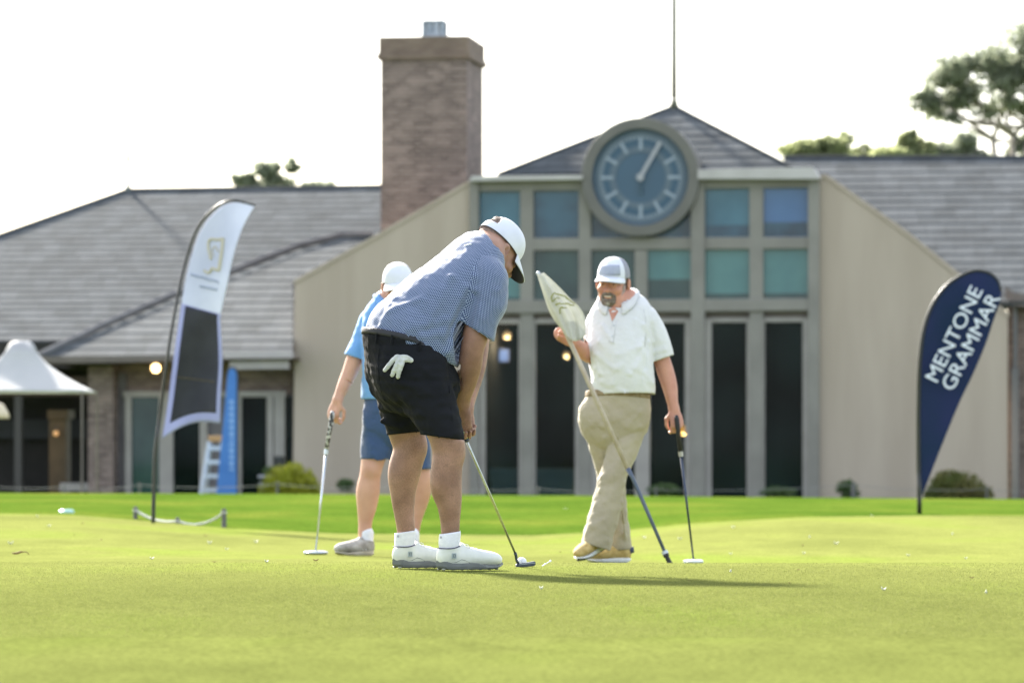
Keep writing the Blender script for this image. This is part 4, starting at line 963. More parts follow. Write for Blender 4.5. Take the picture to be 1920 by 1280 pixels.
M_hair = pmat('short_brown_hair', (.09,.06,.045), (.20,.145,.11), scale=120, rough=.7, bump=.5, bscale=300, stretch=(1,1,.3)); M_stub = pmat('cropped_hair', (.16,.11,.09), (.25,.17,.13), scale=180, rough=.8, bump=.3, bscale=300)
M_beard = pmat('dark_beard', (.035,.028,.024), (.10,.08,.07), scale=90, rough=.8, bump=.6, bscale=260); M_beardg = pmat('grey_beard', (.20,.19,.18), (.40,.39,.37), scale=90, rough=.8, bump=.6, bscale=260)
def cap_mesh(parent, T, A, s, mat, brim_mat, front_mat=None, hole=False, brim_under=None, tilt=-4, band=None, name='cap', fwd_drop=0.0, droop=.015, half=64, trim=None):
    """baseball cap: gored crown and curved brim"""
    tr = R(tilt); cc = np.array([0,-.012,.030])
    def W(x, y, z):
        y2 = y*math.cos(tr)-z*math.sin(tr); z2 = y*math.sin(tr)+z*math.cos(tr); return T(*(cc+np.array([x,y2,z2])))
    rx, ry, rz = .0855, .109, .108; nu, nv = 144, 44; V = []; Fc = []; fm_ = []
    for j in range(nv+1):
        e = math.pi/2*j/nv
        for i in range(nu):
            a = 2*math.pi*i/nu; gore = 1-.010*abs(math.cos(3*a))**8*math.sin(e*2*.5+.3)
            c = math.cos(e)**.82; bul = 1+.03*math.sin(e*2)*max(0, math.sin(a))
            V.append(W(rx*c*math.cos(a)*gore*bul, ry*c*math.sin(a)*gore*bul, rz*math.sin(e)**.92))
    for j in range(nv):
        for i in range(nu):
            a = math.degrees(2*math.pi*(i+.5)/nu); da = abs((a-270+180)%360-180); el = j/nv
            if hole and el > .17 and math.hypot(da/38, (el-.17)/.36) < 1: continue
            Fc.append((j*nu+i, j*nu+(i+1)%nu, (j+1)*nu+(i+1)%nu, (j+1)*nu+i)); back = da < 118
            fm_.append(1 if (front_mat is not None and not back) else 0)
    mats = [mat] if front_mat is None else [mat, front_mat]
    cp = mesh(name, V, Fc, None, parent, smooth=True, mats=mats, fmat=fm_); m = cp.modifiers.new('t', 'SOLIDIFY'); m.thickness = .003*s; m.offset = 1
    q = MB(); q.ball(W(0,0,rz+.002), .006*s, 10); q.build('button', mat, cp, smooth=True)
    if trim is not None:
        q = MB(); q.tube([W(rx*1.03*math.cos(a), ry*1.03*math.sin(a), -.0005) for a in np.linspace(0, 2*math.pi, 61)], .0016*s, 6, cap=False); q.build('cap_trim', trim, cp, smooth=True)
    # brim
    V = []; n = 25; rws = 9
    for j in range(rws):
        f = j/(rws-1)
        for i in range(n):
            a = R(90+half*(1-2*i/(n-1))); x0, y0 = rx*1.0*math.cos(a), ry*1.0*math.sin(a); u = (1-2*i/(n-1))
            ln = .082*(1-abs(u)**3.0*.85); x = x0*(1+.10*f); y = y0+ln*f; z = .006-droop*(abs(x)/.085)**2-(.012+fwd_drop)*f*(1+.4*f)+droop*.6*(1-f)*(abs(x)/.085)**2
            V.append(W(x, y, z))
    Fc = [(j*n+i, j*n+i+1, (j+1)*n+i+1, (j+1)*n+i) for j in range(rws-1) for i in range(n-1)]
    br = mesh('brim', V, Fc, None, cp, smooth=True, mats=[brim_mat, brim_under or brim_mat]); m = br.modifiers.new('t', 'SOLIDIFY'); m.thickness = .0035*s; m.offset = 0; m.material_offset = 0
    if brim_under:
        up = np.array([W(0,.1,.5)])-np.array([W(0,.1,0)]); V2 = np.array(V)-unit(up[0])*.0032*s
        u_ = mesh('brim_underside', V2, Fc, brim_under, cp, smooth=True); m = u_.modifiers.new('t', 'SOLIDIFY'); m.thickness = .0012*s
    if band is not None:
        V = []; nn = 24
        for j in range(5):
            for i in range(nn):
                a = R(90+42*(1-2*i/(nn-1))); e = R(8+32*j/4.); c = math.cos(e)**.82
                V.append(W((rx*c*math.cos(a)*1.085), (ry*c*math.sin(a)*1.085), rz*math.sin(e)**.92))
        mesh('cap_patch', V, [(j*nn+i, j*nn+i+1, (j+1)*nn+i+1, (j+1)*nn+i) for j in range(4) for i in range(nn-1)], band, cp, smooth=True).modifiers.new('t', 'SOLIDIFY').thickness = .002
    if hole:
        V = []
        for j in (0,1):
            for i in range(19):
                a = R(270-42+84*i/18); e = R(2+14*j); c = math.cos(e)**.82; V.append(W(rx*c*math.cos(a)*1.025, ry*c*math.sin(a)*1.025, rz*math.sin(e)**.92))
        mesh('strap', V, [(i, i+1, 19+i+1, 19+i) for i in range(18)], mat, cp, smooth=True).modifiers.new('t', 'SOLIDIFY').thickness = .002
    return cp
def shoe(parent, ankle, heel, toe, upm, solem, s=1.0, width=.05, roll=0.0, lace=None, wavy=True, collar=None, L_=.30, gz=0.0, vox=.0035, style='golf', up_hint=None):
    """heel/toe: points on the ground under the ends of the sole. returns the shoe object"""
    heel = np.array(heel, float); toe = np.array(toe, float); f = unit(toe-heel); Ln = np.linalg.norm(toe-heel); up = np.array([0,0,1.]) if up_hint is None else unit(up_hint); up = unit(up-f*np.dot(up,f)); r = np.cross(f, up)
    W = lambda x, y, z: heel+f*(x*Ln)+r*y+up*z
    fd = Field(np.minimum(heel,toe)-.12, np.maximum(heel,toe)+.17, vox); h = .026
    # upper: stacked ellipses along the foot
    secs = [(.095,.028,.056,.030),(.15,.033,.064,.037),(.24,.034,.068,.040),(.36,.036,.067,.042),(.48,.040,.060,.046),(.60,.043,.053,.049),(.70,.045,.048,.050),(.79,.041,.044,.047),(.865,.031,.038,.038)]
    for i in range(len(secs)-1):
        a, b_ = secs[i], secs[i+1]; k_ = 4
        for j in range(k_):
            t0, t1 = j/k_, (j+1)/k_; pa = [a[q]*(1-t0)+b_[q]*t0 for q in range(4)]; pb = [a[q]*(1-t1)+b_[q]*t1 for q in range(4)]
            fd.cone(W(pa[0],0,h+pa[2]*.42), W(pb[0],0,h+pb[2]*.42), pa[3]*s, pb[3]*s, .004, side=r, flat=pa[2]*.72/pa[3], flatb=pb[2]*.72/pb[3])
    fd.cone(W(.185,0,h+.045), np.array(W(.185,0,h+.080))*1.0, .045, .0485, .012, side=r, flat=1.0)   # ankle collar
    fd.cone(W(.40,0,h+.045), W(.30,0,h+.073), .026, .024, .014)                                  # tongue
    cpn = unit(up*1.0+f*.05); cc = W(.17,0,h+.070)
    fd.cut(W(.1,0,h*.55), -up, W(.5,0,.02), .3)
    fd.cut(W(.17,0,h+.066), unit(up-f*.12), W(.13,0,h+.105), .070)
    V, Fc = fd.mesh(1)
    sh = fmesh('shoe', (V, Fc), upm, parent)
    # sole: outline swept with a wavy grey band
    n = 48; out = []
    for i in range(n):
        a = 2*math.pi*i/n; x = .5-.5*math.cos(a); w_ = np.interp(x, [0,.08,.25,.45,.7,.9,1], [.0,.032,.039,.040,.050,.036,.0])*s*1.04; out.append((x, w_*(1 if a < math.pi else -1)))
    V = []; lv = [(0.0,.90),(.006,.99),(.016,1.03),(.030,1.02),(.036,.985)]
    for z, g in lv:
        for x, y in out:
            lift = .010*max(0,(x-.8)/.2)**1.5+.003*max(0,(.1-x)/.1)
            wv = (.006*math.sin(x*13+1.)+.007*max(0,1-x*4) if style == 'golf' else 0) if z > .02 else 0
            V.append(W(.5+(x-.5)*g*1.0, y*g, (z if z < .01 else z*(1-.40*float(sm(x,.3,.85))))*(.86 if style == 'golf' else .9)+lift+wv-.004*(z>.02)))
    Fc = [(j*n+i, j*n+(i+1)%n, (j+1)*n+(i+1)%n, (j+1)*n+i) for j in range(len(lv)-1) for i in range(n)]+[tuple(range(n))[::-1], tuple((len(lv)-1)*n+i for i in range(n))]
    so = mesh('sole', V, Fc, solem, sh, smooth=False)
    return sh, so, W, h
def wrap_collar(parent, fdx, un, c, n, fwd, w, d, mat, gap=22, Ls=.040, Lf=.068, stand=.024, clear=.012):
    """collar leaf that lies on the shirt: stand ring, fold, then points dropped onto the shirt surface"""
    n = unit(n); f = unit(np.array(fwd)-n*np.dot(fwd,n)); r = np.cross(f, n); V = []; k = 56; m = 8
    def val(p):
        q = np.round((p-fdx.lo)/fdx.vox).astype(int)
        return un[tuple(q)] if (q >= 0).all() and (q < fdx.n).all() else 1.
    for i in range(k+1):
        t = i/k; a = R(90+gap+(360-2*gap)*t); e = min(t, 1-t); rad = r*math.cos(a)*w+f*math.sin(a)*d; ru = unit(rad); fr_ = max(0, math.sin(a))
        L_ = Ls+(Lf-Ls)*max(0, 1-e/.16)**.7; dip = -.020*max(0, math.sin(a))**2; side_ = unit(np.cross(n, ru))*(1 if t < .5 else -1)*(-.012)*max(0,1-e/.08)
        V.append(c+rad+n*(dip-.018)); V.append(c+rad+n*(dip+stand*.5)); V.append(c+rad*1.02+n*(dip+stand)); V.append(c+rad*1.06+n*(dip+stand+.001))
        for j in range(4):
            p = c+rad*1.08+ru*L_*(.12+.88*j/3)+side_*(j/3); q = p+n*.09
            for _ in range(90):
                if val(q) < clear: break
                q = q-n*.002
            h = np.dot(q-c, n); top = dip+stand-.004-.010*j
            V.append(p-n*np.dot(p-c,n)+n*min(h+.001, top+.02) if h < top else q)
    o = mesh('collar', V, [(i*m+j, (i+1)*m+j, (i+1)*m+j+1, i*m+j+1) for i in range(k) for j in range(m-1)], mat, parent, smooth=True); md = o.modifiers.new('t', 'SOLIDIFY'); md.thickness = .003; md.offset = 0; return o
print('sdf lib')
# ============================================================ the putting golfer
D1 = 16.5
def P1(x, y, d=0.): return P(x, y, D1+d)
al = R(30); FW = np.array([math.cos(al), math.sin(al), 0]); LT = np.array([-math.sin(al), math.cos(al), 0])     # where he faces, his left
g1 = thing('person', (*P1(800,HY,0)[:2], 0), 'golfer bending over his putt in a dotted navy polo, black shorts and white backward-facing-strap cap', 'person')
g1['label'] = 'golfer bending over a putt in a dotted navy polo, black shorts and white cap'
fd = Field(P1(660,HY,0)*[1,0,0]+[0,D1-.55,-.01], [P1(1010,HY,0)[0], D1+.75, 1.56], .0042)
# legs
for leg, dy in ((0,-.165),(1,.165)):
    if leg == 0: pts = [(P1(792,700,-.10),.10),(P1(815,760,-.13),.092),(P1(836,815,dy),.074),(P1(841,848,dy),.0665),(P1(838,872,dy),.064),(P1(838,905,dy),.0615),(P1(841,930,dy),.055),(P1(843,955,dy),.0465),(P1(844,980,dy),.039),(P1(844,1000,dy),.0365),(P1(842,1030,dy),.031)]
    else: pts = [(P1(742,700,.10),.10),(P1(752,760,.13),.092),(P1(763,812,dy),.077),(P1(769,838,dy),.071),(P1(764,862,dy),.068),(P1(759,888,dy),.065),(P1(756,915,dy),.055),(P1(756,940,dy),.048),(P1(758,965,dy),.041),(P1(761,994,dy),.0375),(P1(759,1028,dy),.031)]
    fd.chain(pts, .03)
    k = pts[3][0]+FW*.030; fd.ell(k, (.036,.036,.046), None, .03)                                  # kneecap
    c = pts[5][0]-FW*.012; fd.ell(c-FW*.004+LT*.012, (.046,.048,.085), None, .03)                     # calf
# torso
tors = [(P1(768,700,.0),.17,.15),(P1(757,640,.02),.17,.145),(P1(790,594,.06),.17,.14),(P1(832,548,.12),.18,.135),(P1(866,512,.165),.18,.12),(P1(888,490,.195),.16,.11)]
fd.chain(tors, .03, side=LT)
sh_r = P1(912,527,.03); sh_l = P1(878,500,.36)
for p in (sh_r, sh_l): fd.cone(P1(888,490,.195), p, .08, .068, .04)
# head and neck
hc = P1(931,472,.24); pt_ = R(42); hf = FW*math.cos(pt_)-BZ*math.sin(pt_); hu = FW*math.sin(pt_)+BZ*math.cos(pt_); A1 = frame(hf, hu)
T1 = head(fd, hc, A1, 1.04)
fd.cone(P1(893,486,.20), hc-A1[1]*.028-A1[2]*.05, .076, .064, .03); fd.cone(P1(900,484,.2), hc-A1[1]*.045-A1[2]*.02, .06, .06, .03)
# right arm (near)
fd.chain([(sh_r,.064),(P1(905,575,.0),.058),(P1(892,625,-.02),.054),(P1(885,658,-.02),.049),(P1(881,685,.0),.0495),(P1(875,715,.035),.043),(P1(869,745,.075),.031),(P1(867,756,.09),.029)], .03)
fd.chain([(sh_l,.062),(P1(893,570,.36),.055),(P1(896,640,.34),.048),(P1(890,690,.28),.046),(P1(880,735,.21),.036),(P1(874,765,.16),.029)], .03)
w_r, w_l = P1(867,757,.092), P1(874,768,.155)
grip_d = unit(P1(967,1058,.0)-P1(868,792,.09))
hand(fd, w_r, unit(P1(868,800,.10)-w_r), unit(np.array([.45,.85,0])), -1, 1.02, curl=(28,62,45), spread=.02, thumb=[(unit(grip_d+np.array([.3,.2,0])),.045),(grip_d+np.array([.12,.1,0]),.036),(grip_d,.028)])
hand(fd, w_l, unit(P1(872,812,.135)-w_l), unit(np.array([.2,-.9,0])), 1, 1.0, curl=(28,60,45), spread=.02, thumb=[(grip_d,.045),(grip_d,.036),(grip_d,.028)])
# ---- shorts
fs = Field([P1(660,HY)[0], D1-.45, .45], [P1(900,HY)[0], D1+.55, 1.08], .006)
fs.chain([(P1(768,700,.0),.188,.160),(P1(758,665,.01),.185,.160),(P1(752,625,.02),.184,.158),(P1(760,600,.03),.18,.15)], .03, side=LT)
fs.ell(P1(736,692,.10), (.108,.115,.12), None, .045); fs.ell(P1(756,700,-.07), (.118,.115,.125), None, .045)
fs.chain([(P1(786,705,-.09),.128),(P1(806,752,-.125),.108),(P1(822,790,-.155),.092),(P1(832,820,-.165),.086),(P1(836,840,-.165),.086)], .05)
fs.chain([(P1(744,705,.10),.115),(P1(752,752,.13),.100),(P1(759,790,.155),.088),(P1(764,816,.165),.084),(P1(766,840,.165),.087)], .05)
fs.ell(P1(842,722,-.02), (.045,.07,.09), None, .04)
# folds
for a, b_ in [((700,735,-.02),(760,745,-.2)),((715,765,-.02),(790,775,-.27)),((745,715,-.2),(800,735,-.25)),((770,790,-.25),(845,780,-.26)),((800,700,-.2),(850,715,-.14)),((716,790,.08),(755,800,.06))]:
    p, q = np.array(a), np.array(b_); pa = P1(*p); ya = fs.front(p[0], p[1], pa[1]); yb = fs.front(q[0], q[1], pa[1]); fs.cone(P(p[0],p[1],ya+.004), P(q[0],q[1],yb+.004), .008, .005, .03)
sbelt = fs.a.copy()
fs.warp(lambda p: .0035*vnoise(p*[1,1,1.8], 26, 3)+.0018*vnoise(p, 70, 4))
hem_r = (P1(832,820,-.165), unit(np.array([-.13,0,-1.])), P1(832,835,-.165), .17); hem_l = (P1(760,812,.165), unit(np.array([.10,0,-1.])), P1(762,830,.165), .14)
sp_ = P1(735,632,.02); waist_n = unit([.24,.06,1]); wst = (P1(750,631,.02), waist_n, P1(765,600,.03), .42)
sx_ = fs.a.copy()
def cutband(planes, grow=0.):
    f2 = Field.__new__(Field); f2.__dict__.update(fs.__dict__); f2.a = sx_-grow
    for p, n, c, r in planes: f2.cut(p, n, c, r)
    V, Fc = f2.mesh(0); V, Fc = drop_caps(V, Fc, planes, fs.vox); return V, Fc
M_shorts = pmat('black_cotton', (.006,.007,.009), (.010,.011,.0135), scale=5, rough=.9, spec=.15, bump=.25, bscale=180)
sho = fmesh('shorts', cutband([hem_r, hem_l, wst]), M_shorts, g1, .004)
def offp(pl, k): return (pl[0]+unit(pl[1])*k, pl[1], pl[2], pl[3])
def flipp(pl, k, rad=None): return (pl[0]+unit(pl[1])*k, -unit(pl[1]), pl[2], rad or pl[3]*1.6)
M_belt = pmat('dark_grey_belt', (.018,.019,.024), (.026,.027,.033), scale=30, rough=.6, spec=.3)
sk_ = sx_; sx_ = sbelt; V, Fc = cutband([(wst[0]+waist_n*.002, waist_n, wst[2], .6), (wst[0]-waist_n*.024, -waist_n, wst[2]-waist_n*.2, .7)], .004); sx_ = sk_; belt = fmesh('belt', (V, Fc), M_belt, g1, .004)
for hp_, cen, rad in ((hem_r, hem_r[2], .2), (hem_l, hem_l[2], .16)):
    f2 = Field.__new__(Field); f2.__dict__.update(fs.__dict__); f2.a = sx_-.0045
    n_ = unit(hp_[1]); keepc = hp_[0]
    sl, X, Y, Z = f2.sub([-9]*3, [9]*3, 0); 
    dx = np.sqrt((X-keepc[0])**2+(Y-keepc[1])**2+0*Z)-.125; f2.a = np.maximum(f2.a, dx.astype(np.float32))
    pls = [(hp_[0]+n_*.002, n_, keepc, 2.), (hp_[0]-n_*.038, -n_, keepc, 2.)]
    for p, n, c, r in pls: f2.cut(p, n, c, r)
    V, Fc = f2.mesh(0); V, Fc = drop_caps(V, Fc, pls, fs.vox)
    # keep only the ring of this leg
    ok = np.linalg.norm((V-keepc)[:,:2],axis=1) < .122; Fc = Fc[ok[Fc].all(1)]; fmesh('cuff', (V, Fc), M_shorts, sho, .004)
# belt loops and pocket seam
for x, y in ((706,636),(735,637),(788,650)):
    yy = fs.front(x, y+6, D1-.1); q = MB(); a = P(x, y-9, yy-.007); b_ = P(x-1, y+8, yy-.009); q.tube([a, (a+b_)/2-[0,.003,0], b_], .005, 6); q.build('belt_loop', M_shorts, sho)
def seam(name, pts, r, mat, parent, fdx, lift=.001):
    q = MB(); pp = []
    for x, y in smooth_pl(pts, 18): pp.append(P(x, y, fdx.front(x, y, D1-.1)-lift))
    q.tube(pp, r, 5); return q.build(name, mat, parent, smooth=True)
seam('back_seam', [(712,646),(709,680),(712,720),(722,752)], .0022, M_shorts, sho, fs); seam('side_seam', [(842,720),(845,760),(850,800)], .0022, M_shorts, sho, fs); seam('pocket_welt', [(723,664),(745,667),(772,673)], .0025, M_shorts, sho, fs)
# glove in the back pocket
gy = fs.front(748, 688, D1-.2)
gl = thing('golf_glove', P(748,688,gy-.02), 'white golf glove hanging out of the back pocket of the black shorts', 'glove')
M_glove = pmat('white_leather', (.38,.40,.39), (.50,.52,.49), scale=30, rough=.7, bump=.4, bscale=120)
fg = Field(P(715,712,gy)-[0,.07,.01], P(776,658,gy)+[0,.06,.01], .0025)
G = lambda x, y, l=.008: P(x, y, gy-l-.004)
for pts in ([(745,668,.010),(737,675,.014),(729,685,.014),(721,695,.010)], [(751,672,.014),(744,683,.020),(739,694,.019),(735,704,.014)], [(757,675,.016),(752,686,.020),(748,698,.018),(746,707,.012)]):
    fg.chain([(G(*p), (.0078,.0086,.0080,.0066)[i]) for i, p in enumerate(pts)], .0012)
fg.chain([(G(748,672,.008),.013,.006),(G(757,672,.012),.014,.006),(G(766,673,.010),.010,.004),(G(772,676,.010),.006,.003)], .006, side=np.array([0,0,1.]))
fg.warp(lambda p: .0012*vnoise(p, 170, 9), .02)
fmesh('glove_leather', fg.mesh(1), M_glove, gl)
# ---- shirt
ft = Field([P1(675,HY)[0], D1-.35, .80], [P1(975,HY)[0], D1+.68, 1.46], .006)
ft.chain([(P1(778,655,.03),.192,.172),(P1(764,634,.03),.195,.176),(P1(775,614,.05),.190,.168),(P1(790,594,.06),.187,.158),(P1(811,575,.08),.192,.162),(P1(842,549,.12),.196,.155),(P1(870,518,.165),.196,.134),(P1(887,493,.195),.165,.112),(P1(905,474,.22),.085,.085)], .03, side=LT)
ft.ell(P1(822,632,.06), (.115,.17,.13), None, .06); ft.ell(P1(838,655,.03), (.055,.13,.075), None, .05)      # shirt hanging off the belly
ft.chain([(P1(884,492,.19),.09),(P1(905,510,.08),.086),(P1(916,525,.03),.079),(P1(914,560,.0),.076),(P1(902,600,-.015),.075),(P1(893,635,-.02),.076)], .045)
ft.chain([(P1(884,492,.20),.09),(P1(880,500,.33),.078),(P1(892,560,.37),.072),(P1(896,620,.36),.070)], .045)
ft.cone(P1(922,528,.03), P1(926,575,.02), .058, .05, .04)
for a, b_, r in [((786,480),(760,590),.006),((845,520),(800,610),.010),((872,540),(830,630),.010),((868,590),(838,660),.010),((742,560),(715,610),.006),((890,520),(878,590),.008),((700,622),(770,606),.006),((765,618),(835,600),.007),((790,632),(850,622),.007),((730,585),(790,560),.006),((885,560),(905,600),.006),((890,545),(935,545),.005)]:
    ya = ft.front(a[0], a[1], None); yb = ft.front(b_[0], b_[1], None)
    if ya is None or yb is None: continue
    ft.cone(P(a[0],a[1],ya+.003), P(b_[0],b_[1],yb+.004), r*1.4, r*.9, .022)
# armpit crease
ya = ft.front(884, 575, D1); ft.cone(P(893,556,ft.front(893,556,D1)-.004), P(877,606,ft.front(880,606,D1)-.004), .007, .012, .022, op='sub')
ft.warp(lambda p: .0030*vnoise(np.stack([(p@unit(P1(800,575)-P1(752,650)))*1.0, p@LT, p@np.cross(LT, unit(P1(800,575)-P1(752,650)))*1.6],1), 22, 7)+.0016*vnoise(p, 60, 8))
hem = (P1(768,649,.03), unit(np.array([-.44,.0,-1.])-LT*.0), P1(775,690,.03), .30)
slv = (P1(894,621,-.02), unit(np.array([-.62,0,-1.])), P1(888,640,-.02), .115)
slvl = (P1(895,600,.36), np.array([0,0,-1.]), P1(895,640,.36), .13)
nk_n = unit(hc-P1(886,486,.2)+np.array([.0,0,.0])); nck = (P1(906,471,.22), nk_n, P1(930,455,.25), .17)
tx_ = ft.a.copy()
for p, n, c, r in (hem, slv, slvl, nck): ft.cut(p, n, c, r)
V, Fc = drop_caps(*ft.mesh(1), [hem, slv, slvl, nck], ft.vox)
# per-face unwrapping: torso wrapped about its axis, sleeve about the arm
def wrap_uv(V, Fc, segs, seamdir):
    uv = np.zeros((len(Fc)*4, 2)); cen = V[Fc].mean(1); best = np.full(len(Fc), 9.); pick = np.zeros(len(Fc), int)
    for i, (a, b_, r) in enumerate(segs):
        ab = b_-a; t = np.clip((cen-a)@ab/(ab@ab), 0, 1); d = np.linalg.norm(cen-a-t[:,None]*ab, axis=1)-r; m = d < best; best[m] = d[m]; pick[m] = i
    for i, (a, b_, r) in enumerate(segs):
        e = unit(b_-a); u0 = -unit(np.array(seamdir)-e*np.dot(seamdir,e)); w0 = np.cross(e, u0); m = np.where(pick == i)[0]
        q = V[Fc[m]]-a; ang = np.arctan2(q@w0, q@u0); ref = ang[:,:1]; ang = np.where(ang-ref > math.pi, ang-2*math.pi, np.where(ang-ref < -math.pi, ang+2*math.pi, ang))
        x = ang*(r+.02); y = q@e; uv.reshape(-1,4,2)[m] = np.stack([x, y], 2)
    return uv
uv = wrap_uv(V, Fc, [(P1(757,650,.03), P1(884,494,.19), .19), (P1(914,510,.04), P1(893,635,-.02), .078), (P1(880,500,.34), P1(896,620,.36), .075)], np.array([.3,1.,0]))
def dots_mat(name, base, dot, pitch, thr):
    m = bpy.data.materials.new(name); m.use_nodes = True; N = m.node_tree.nodes; L = m.node_tree.links; b = N['Principled BSDF']; b.inputs['Roughness'].default_value = .75; b.inputs['Sheen Weight'].default_value = .3
    uvn = N.new('ShaderNodeUVMap'); tot = None; k = 2*math.pi/pitch
    for a in (0, 60, 120):
        d = N.new('ShaderNodeVectorMath'); d.operation = 'DOT_PRODUCT'; d.inputs[1].default_value = (k*math.cos(R(a+15)), k*math.sin(R(a+15)), 0); L.new(uvn.outputs[0], d.inputs[0])
        c = N.new('ShaderNodeMath'); c.operation = 'COSINE'; L.new(d.outputs['Value'], c.inputs[0])
        if tot is None: tot = c.outputs[0]
        else: s_ = N.new('ShaderNodeMath'); s_.operation = 'ADD'; L.new(tot, s_.inputs[0]); L.new(c.outputs[0], s_.inputs[1]); tot = s_.outputs[0]
    mr = N.new('ShaderNodeMapRange'); mr.inputs[1].default_value = thr-.5; mr.inputs[2].default_value = thr+.5; L.new(tot, mr.inputs[0])
    mx = N.new('ShaderNodeMixRGB'); mx.inputs[1].default_value = (*base,1); mx.inputs[2].default_value = (*dot,1); L.new(mr.outputs[0], mx.inputs[0]); L.new(mx.outputs[0], b.inputs['Base Color'])
    tc = N.new('ShaderNodeTexCoord'); n = N.new('ShaderNodeTexNoise'); n.inputs['Scale'].default_value = 16; n.inputs['Detail'].default_value = 4; L.new(tc.outputs['Object'], n.inputs[0]); bp = N.new('ShaderNodeBump'); bp.inputs['Strength'].default_value = .35; bp.inputs['Distance'].default_value = .012; L.new(n.outputs[0], bp.inputs['Height']); L.new(bp.outputs[0], b.inputs['Normal'])
    return m
M_dots = dots_mat('dotted_navy_knit', (.018,.042,.118), (.35,.43,.57), .0071, .85)
shirt1 = fmesh('shirt', (V, Fc), M_dots, g1, .004, uv=uv)
# collar: band round the neck, folded over
def collar(parent, c, n, fwd, rw, rd, h, mat, gap=0., flare=.02, fall=.035, uvs=False, thick=.004, dip=0.):
    n = unit(n); f = unit(np.array(fwd)-n*np.dot(fwd,n)); s_ = np.cross(f, n); V = []; k = 48; prof = [(0,-.012,0.0),(.006,-.006,h*.5),(.004,-.002,h),(.010,0.006,h+.002),(.016,.014,h-.012),(.018+flare*.5,.02,h-fall*.6),(.022+flare,.028,h-fall)]
    prof = [(0.,-.012),(0.,h*.5),(0.,h),(.005,h+.003),(.010,h-.006),(.010+flare*.5,h-fall*.6),(.012+flare,h-fall)]
    for i in range(k+1):
        a = R(90+gap+(360-2*gap)*i/k); 
        fr_ = max(0, math.sin(a))
        for q, (ro, z) in enumerate(prof):
            ext = (fall*.45*fr_**3 if q == 6 else fall*.25*fr_**3 if q == 5 else 0)
            V.append(np.array(c)+s_*math.cos(a)*(rw+ro)+f*math.sin(a)*(rd+ro+ext*.4)+n*(z-dip*fr_-ext*.6))
    m = len(prof); Fc = [(i*m+j, (i+1)*m+j, (i+1)*m+j+1, i*m+j+1) for i in range(k) for j in range(m-1)]
    uv = [(i/k*.5 if 0 else (idx//m)*.013, (idx%m)*.009) for f_ in Fc for idx in f_]
    o = mesh('collar', V, Fc, mat, parent, smooth=True, uv=uv); md = o.modifiers.new('t', 'SOLIDIFY'); md.thickness = thick; return o
collar(shirt1, P1(908,472,.222)-nk_n*.010, nk_n, FW*.6-BZ, .079, .074, .036, M_dots, gap=10, flare=.010, fall=.042)
q = MB(); yy = ft.front(878, 459, D1); 
for i in range(3): q.ball(P(873+4.5*i, 460-1.2*i, ft.front(873+4.5*i, 461-1.2*i, D1)-.002), (.006,.004,.004), 8)
q.build('shirt_logo', pmat('white_print', (.75,.77,.8), rough=.6), shirt1)
0 and seam('shoulder_seam', [(884,486),(900,505),(908,528),(903,548),(893,560)], .0018, M_belt, shirt1, ft)
# ---- cap, hair
M_wcap = pmat('white_cap_cloth', (.55,.58,.66), (.61,.64,.71), scale=12, rough=.75, bump=.15, bscale=200, sheen=.2); M_kcap = pmat('dark_underbrim', (.016,.017,.022), rough=.7)
cap1 = cap_mesh(g1, T1, A1, 1.04, M_wcap, M_wcap, hole=True, brim_under=M_kcap, tilt=-3, fwd_drop=.016, droop=-.006, half=55, trim=M_kcap)
fh = Field(hc-.17, hc+.19, .004)
fh.ell(T1(0,-.018,.036), np.array((.0775,.0985,.088))*1.04, A1, .01)
fh.cut(T1(0,-.030,0), unit(A1[1]-A1[2]*.35), hc, .3); fh.cut(T1(0,-.05,-.055), unit(-A1[2]-A1[1]*.2), hc, .3); fh.cut(T1(0,-.02,.036), A1[1]-A1[2]*.9, hc, .3) if False else None
fh.warp(lambda p: .0025*vnoise(p, 160, 5), .02)
fmesh('hair', fh.mesh(1), M_stub, g1)
fh = Field(hc-.17, hc+.19, .004); fh.ell(T1(0,-.062,.078), np.array((.050,.048,.045))*1.04, A1, .01); fh.warp(lambda p: .005*vnoise(p, 120, 6), .03); fmesh('hair_tuft', fh.mesh(1), M_hair, g1)
M_eye = pmat('eye', (.5,.48,.45), rough=.2); M_iris = pmat('iris', (.03,.02,.015), rough=.2); M_brow = pmat('eyebrow', (.10,.065,.045), rough=.9)
def eyes(parent, T, A, s, squint=.5, brow=M_brow):
    for q in (-1,1):
        e = MB(); c = T(q*.031,.0905,-.002); v = MB(); v.ball((0,0,0), 1, 14); Vv = np.array(v.V)*np.array([.0095,.0045,.0045*squint*2])*s; e.add((Vv@np.array(A))+c, v.F); eo = e.build('eye', M_eye, parent, smooth=True)
        e = MB(); e.add(((np.array(v.V)*np.array([.0038,.0018,.0040])*s)@np.array(A))+T(q*.031,.0945,-.002), v.F); e.build('iris', M_iris, eo, smooth=True)
        e = MB(); e.tube([T(q*.016,.094,.018),T(q*.032,.094,.023),T(q*.048,.083,.017)], [.003*s,.004*s,.002*s], 7); e.build('eyebrow', brow, parent, smooth=True)
eyes(g1, T1, A1, 1.04, .3)
for c_ in (hem_r, hem_l, wst): fs.cut(*c_)
carve(fd, [(fs, sx_, .008), (ft, tx_, .016)])
body1 = fmesh('body', fd.mesh(1), M_skin1, g1)
